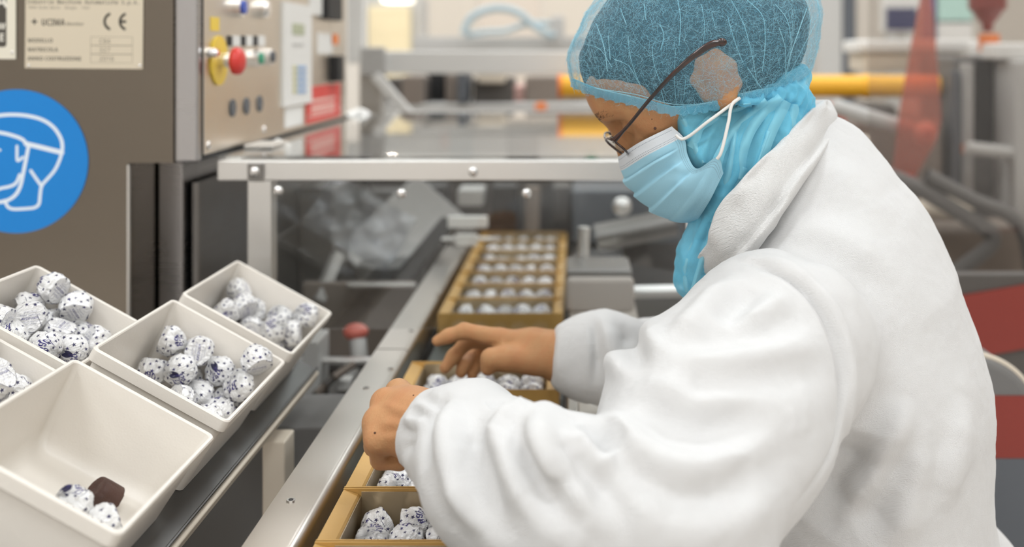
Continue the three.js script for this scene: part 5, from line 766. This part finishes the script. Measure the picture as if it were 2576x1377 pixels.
  part(cap, 'folded_lengths', ribbons, ribbonMat, 'loose translucent folds of the neck cloth');
}
// strewn fibres of the sheer cloth
function strew(name, parent, geo, n, mat, sdv, makeFibre, ok) {
  const p = geo.attributes.position, ix = geo.index.array, tri = ix.length / 3, cum = new Float32Array(tri), a = V(), b = V(), c = V(); let tot = 0;
  for (let i = 0; i < tri; i++) { a.fromBufferAttribute(p, ix[i * 3]); b.fromBufferAttribute(p, ix[i * 3 + 1]); c.fromBufferAttribute(p, ix[i * 3 + 2]); const ar = b.clone().sub(a).cross(c.clone().sub(a)).length(); tot += ok && !ok(a) ? 0 : ar; cum[i] = tot; }
  const save = seed; seed = sdv; const f = makeFibre(), mesh0 = f.map((g) => new THREE.InstancedMesh(g, mat, Math.ceil(n / f.length))), nn = V(), q = new THREE.Quaternion(), q2 = new THREE.Quaternion(), s3 = V(), m4 = new THREE.Matrix4();
  for (let k = 0; k < n; k++) { const r = rnd() * tot; let lo = 0, hi = tri - 1; while (lo < hi) { const m = (lo + hi) >> 1; if (cum[m] < r) lo = m + 1; else hi = m; } a.fromBufferAttribute(p, ix[lo * 3]); b.fromBufferAttribute(p, ix[lo * 3 + 1]); c.fromBufferAttribute(p, ix[lo * 3 + 2]); let u = rnd(), v = rnd(); if (u + v > 1) { u = 1 - u; v = 1 - v; } nn.copy(b).sub(a).cross(c.clone().sub(a)).normalize(); const pt = a.clone().multiplyScalar(1 - u - v).addScaledVector(b, u).addScaledVector(c, v).addScaledVector(nn, rr(-0.0008, 0.0008)); q.setFromUnitVectors(V(0, 1, 0), nn); q2.setFromAxisAngle(V(0, 1, 0), rr(0, 6.283)); q.multiply(q2); const sc = rr(0.6, 1.4); m4.compose(pt, q, s3.set(sc, sc, sc)); const im = mesh0[k % f.length]; im.setMatrixAt(Math.floor(k / f.length), m4); }
  seed = save; parent.updateWorldMatrix(true, false);
  mesh0.forEach((im) => { im.name = name; im.userData.kind = 'stuff'; im.applyMatrix4(parent.matrixWorld.clone().invert()); shadow(im); parent.add(im); });
}
{
  const arcs = () => [0, 1, 2, 3].map((k) => { const L = 0.006 + 0.0025 * k, pts = []; let x = -L / 2, z = 0, a = rr(-0.5, 0.5); for (let i = 0; i < 6; i++) { pts.push(V(x, rr(-0.0006, 0.0006), z)); x += Math.cos(a) * L / 5; z += Math.sin(a) * L / 5; a += rr(-1.2, 1.2); } return new THREE.TubeGeometry(new THREE.CatmullRomCurve3(pts), 6, 0.000055, 3); });
  const cover = person.children.find((o) => o.name === 'hair_cover'), g0 = capShell(1, 0.105, 1, 0, true); g0.deleteAttribute('uv');
  strew('fibres', cover, g0, 15000, std({ color: lin(0.42, 0.74, 0.86), roughness: 0.6 }), 31, arcs, (v) => v.z > -1.2);
}
// ---- face mask
{
  const rows = [[[1552, 394], [1610, 358, 1.09], [1690, 318, 1.074]], [[1563, 435], [1640, 392, 1.082], [1722, 350, 1.07]], [[1590, 482], [1667, 430, 1.086], [1730, 390, 1.07]], [[1636, 528], [1703, 470, 1.082], [1752, 424, 1.064]], [[1695, 557], [1750, 498, 1.076], [1806, 396, 1.054]], [[1742, 557], [1785, 505, 1.078], [1820, 436, 1.058]]];
  const grid = rows.map(([m, a, e]) => { const M0 = P(m[0], m[1], 1.15), A = P(...a), E0 = P(...e), mm = (v) => V(v.x, v.y, -2.3 - v.z); return [mm(E0), mm(A), M0, A, E0]; });
  const cols = [0, 1, 2, 3, 4].map((c) => new THREE.CatmullRomCurve3(grid.map((r) => r[c]), false, 'centripetal')), NU = 90, NV = 80, pos = [], uv = [], idx = [];
  for (let j = 0; j <= NV; j++) { const t = j / NV, row = new THREE.CatmullRomCurve3(cols.map((c) => c.getPoint(t)), false, 'centripetal'); for (let i = 0; i <= NU; i++) { const p = row.getPoint(i / NU); pos.push(p.x, p.y, p.z); uv.push(i / NU, 1 - t); } }
  for (let j = 0; j < NV; j++) for (let i = 0; i < NU; i++) { const a = j * (NU + 1) + i, b = a + 1, c = a + NU + 1, d = c + 1; idx.push(a, c, b, b, c, d); }
  const g = new THREE.BufferGeometry(); g.setAttribute('position', new THREE.Float32BufferAttribute(pos, 3)); g.setAttribute('uv', new THREE.Float32BufferAttribute(uv, 2)); g.setIndex(idx); g.computeVertexNormals();
  const p = g.attributes.position, n = g.attributes.normal, c0 = P(1760, 420, 1.15);
  for (let i = 0; i < p.count; i++) { const t = 1 - uv[i * 2 + 1], s = uv[i * 2], v = V().fromBufferAttribute(p, i), nn = V().fromBufferAttribute(n, i); if (nn.dot(v.clone().sub(c0)) < 0) nn.negate(); let q = 0; for (const [a, b] of [[0.26, 0.42], [0.42, 0.58], [0.58, 0.76]]) { const u = (t - a) / (b - a); if (u >= 0 && u <= 1) q = 0.0042 * (1 - u) * sstep(0, 0.12, u) - 0.001; } q += 0.0012 * noise(s * 9, t * 9, 4); v.addScaledVector(nn, q * sstep(0.05, 0.16, s) * sstep(0.97, 0.86, s)); p.setXYZ(i, v.x, v.y, v.z); }
  g.computeVertexNormals();
  const tex = canvas(1024, 1024, (c) => { c.fillStyle = '#abe0f5'; c.fillRect(0, 0, 1024, 1024); c.fillStyle = '#e8eef4'; c.fillRect(0, 0, 1024, 175); c.fillStyle = '#8b97a4'; for (const [y, w] of [[36, 7], [128, 7], [150, 7]]) for (let x = 20; x < 1004; x += 10) c.fillRect(x, y, 5, w); for (const x of [24, 40, 56, 962, 978, 994]) for (let y = 170; y < 1000; y += 12) { c.fillStyle = '#86a9bd'; c.fillRect(x, y, 6, 5); } c.strokeStyle = '#93c3da'; c.lineWidth = 3; for (const y of [970, 985]) { c.setLineDash([6, 5]); c.beginPath(); c.moveTo(0, y); c.lineTo(1024, y); c.stroke(); } });
  const mask = part(person, 'face_mask', g, std({ map: tex, roughness: 0.75, side: THREE.DoubleSide, bumpMap: rep(fleeceTex, 6), bumpScale: 0.0003 }), 'light blue pleated face mask with a white top band');
  for (const l of [[[1700, 340, 1.068], [1716, 350, 1.066], [1785, 303, 1.056], [1862, 246, 1.056]], [[1804, 400, 1.052], [1812, 388, 1.05], [1832, 310, 1.05], [1842, 262, 1.052], [1858, 248, 1.054]]]) part(mask, 'ear_loop', tube(l.map((q) => P(...q)), 0.0017, 50, 8), M.white, 'white elastic ear loop');
}
// ---- glasses
{
  const frame = std({ color: lin(0.045, 0.014, 0.01), roughness: 0.22, clearcoat: 0.6, map: dataTex(128, (x, y) => { const n = tn16(x * 4, y * 4) * 0.6 + tn64(x * 4, y * 4) * 0.4; return n > 0.56 ? [1, 0.75, 0.6] : [0.5, 0.45, 0.45]; }, true) });
  const gl = new THREE.Group(); gl.name = 'glasses'; person.add(gl); gl.userData.label = 'dark tortoiseshell reading glasses low on the nose';
  for (const s of [1, -1]) {
    const tp = [[1546, 352, 1.083], [1580, 316, 1.07], [1640, 244, 1.048], [1700, 180, 1.037], [1750, 137, 1.034], [1790, 112, 1.035], [1816, 106, 1.036]].map((q) => { const v = P(...q); if (s < 0) v.z = -2.3 - v.z; return v; });
    const tg = tube(tp, 0.0026, 60, 10), pp = tg.attributes.position; const cv = new THREE.CatmullRomCurve3(tp); for (let i = 0; i <= 60; i++) { const c = cv.getPointAt(i / 60), k = 0.7 + 0.9 * Math.pow(i / 60, 3) * (i > 57 ? 0.7 : 1) + (i < 6 ? 0.5 * (1 - i / 6) : 0); for (let j = 0; j <= 10; j++) { const q = i * 11 + j, v = V().fromBufferAttribute(pp, q).sub(c); v.x *= k; v.y *= k; v.z *= 0.6; v.add(c); pp.setXYZ(q, v.x, v.y, v.z); } } tg.computeVertexNormals();
    const tip = new THREE.SphereGeometry(0.0042, 16, 12); tip.scale(1.2, 1, 0.6); tip.translate(tp[6].x, tp[6].y, tp[6].z);
    part(gl, 'temple', [tg, tip], frame);
    const c = P(1551, 369, 1.118); if (s < 0) c.z = -2.3 - c.z; const lu = V(-0.79, 0.63, 0).normalize(), ln = lu.clone().cross(V(0, 0, 1)).normalize(); if (ln.dot(hf) < 0) ln.negate(); const lw = V(0, 0, s).addScaledVector(ln, -0.16).normalize(), rim = []; const at = (a, k) => c.clone().addScaledVector(lw, k * 0.025 * Math.sign(Math.cos(a)) * Math.pow(Math.abs(Math.cos(a)), 0.8)).addScaledVector(lu, k * 0.0135 * Math.sign(Math.sin(a)) * Math.pow(Math.abs(Math.sin(a)), 0.85));
    for (let k = 0; k < 40; k++) rim.push(at(k / 40 * 2 * Math.PI, 1));
    part(gl, 'rim', tube(rim, 0.0012, 80, 8, true), frame);
    const sh = new THREE.CircleGeometry(1, 48), lp = sh.attributes.position; for (let i = 1; i < lp.count; i++) { const v = at((i - 1) / 48 * 2 * Math.PI, 0.97); lp.setXYZ(i, v.x, v.y, v.z); } lp.setXYZ(0, c.x, c.y, c.z); sh.computeVertexNormals(); part(gl, 'lens', sh, M.pane);
    part(gl, 'hinge', tube([at(0.5, 1), at(0.45, 1.1), P(1546, 352, 1.083).setZ(s > 0 ? -1.083 : -1.217)], 0.0022, 8, 8), frame);
  }
  part(gl, 'bridge', tube([P(1551, 369, 1.14).add(V(-0.002, 0.008, 0)), P(1551, 369, 1.15).add(V(-0.006, 0.01, 0)), P(1551, 369, 1.14).setZ(-1.16).add(V(-0.002, 0.008, 0))], 0.0016, 12, 8), frame);
}
// ---- trousers, below the picture, and the seat that carries the worker
{
  const kn = 0.02, legs = union([1, -1].map((s) => union([cone(V(0.4, 0.56, -1.2 + s * 0.09), V(0.09, 0.52, -1.2 + s * 0.1), 0.095, 0.07), cone(V(0.09, 0.52, -1.2 + s * 0.1), V(0.12, 0.08, -1.2 + s * 0.1), 0.068, 0.045), cone(V(0.13, 0.045, -1.2 + s * 0.1), V(0.0, 0.035, -1.2 + s * 0.1), 0.04, 0.032)], 0.03)), 0.02);
  part(person, 'trousers', planarUV(nets(legs, V(-0.08, -0.01, -1.42), V(0.55, 0.72, -0.98), 0.012), 0.06), std({ color: lin(0.6, 0.6, 0.58), roughness: 0.9 }));
  const o = thing('stool', 'round dark stool under the seated worker', 'stool', [0.4, 0, -1.2]);
  part(o, 'seat', (() => { const g = new THREE.CylinderGeometry(0.19, 0.18, 0.05, 40); return g.translate(0.41, 0.405, -1.2); })(), M.blackGloss); part(o, 'pole', bar(V(0.41, 0.04, -1.2), V(0.41, 0.385, -1.2), 0.025), M.chrome); part(o, 'base', disc(V(0.41, 0.02, -1.2), 0.17, 'y', 0.04), M.black);
}
renderer.render(scene, camera);
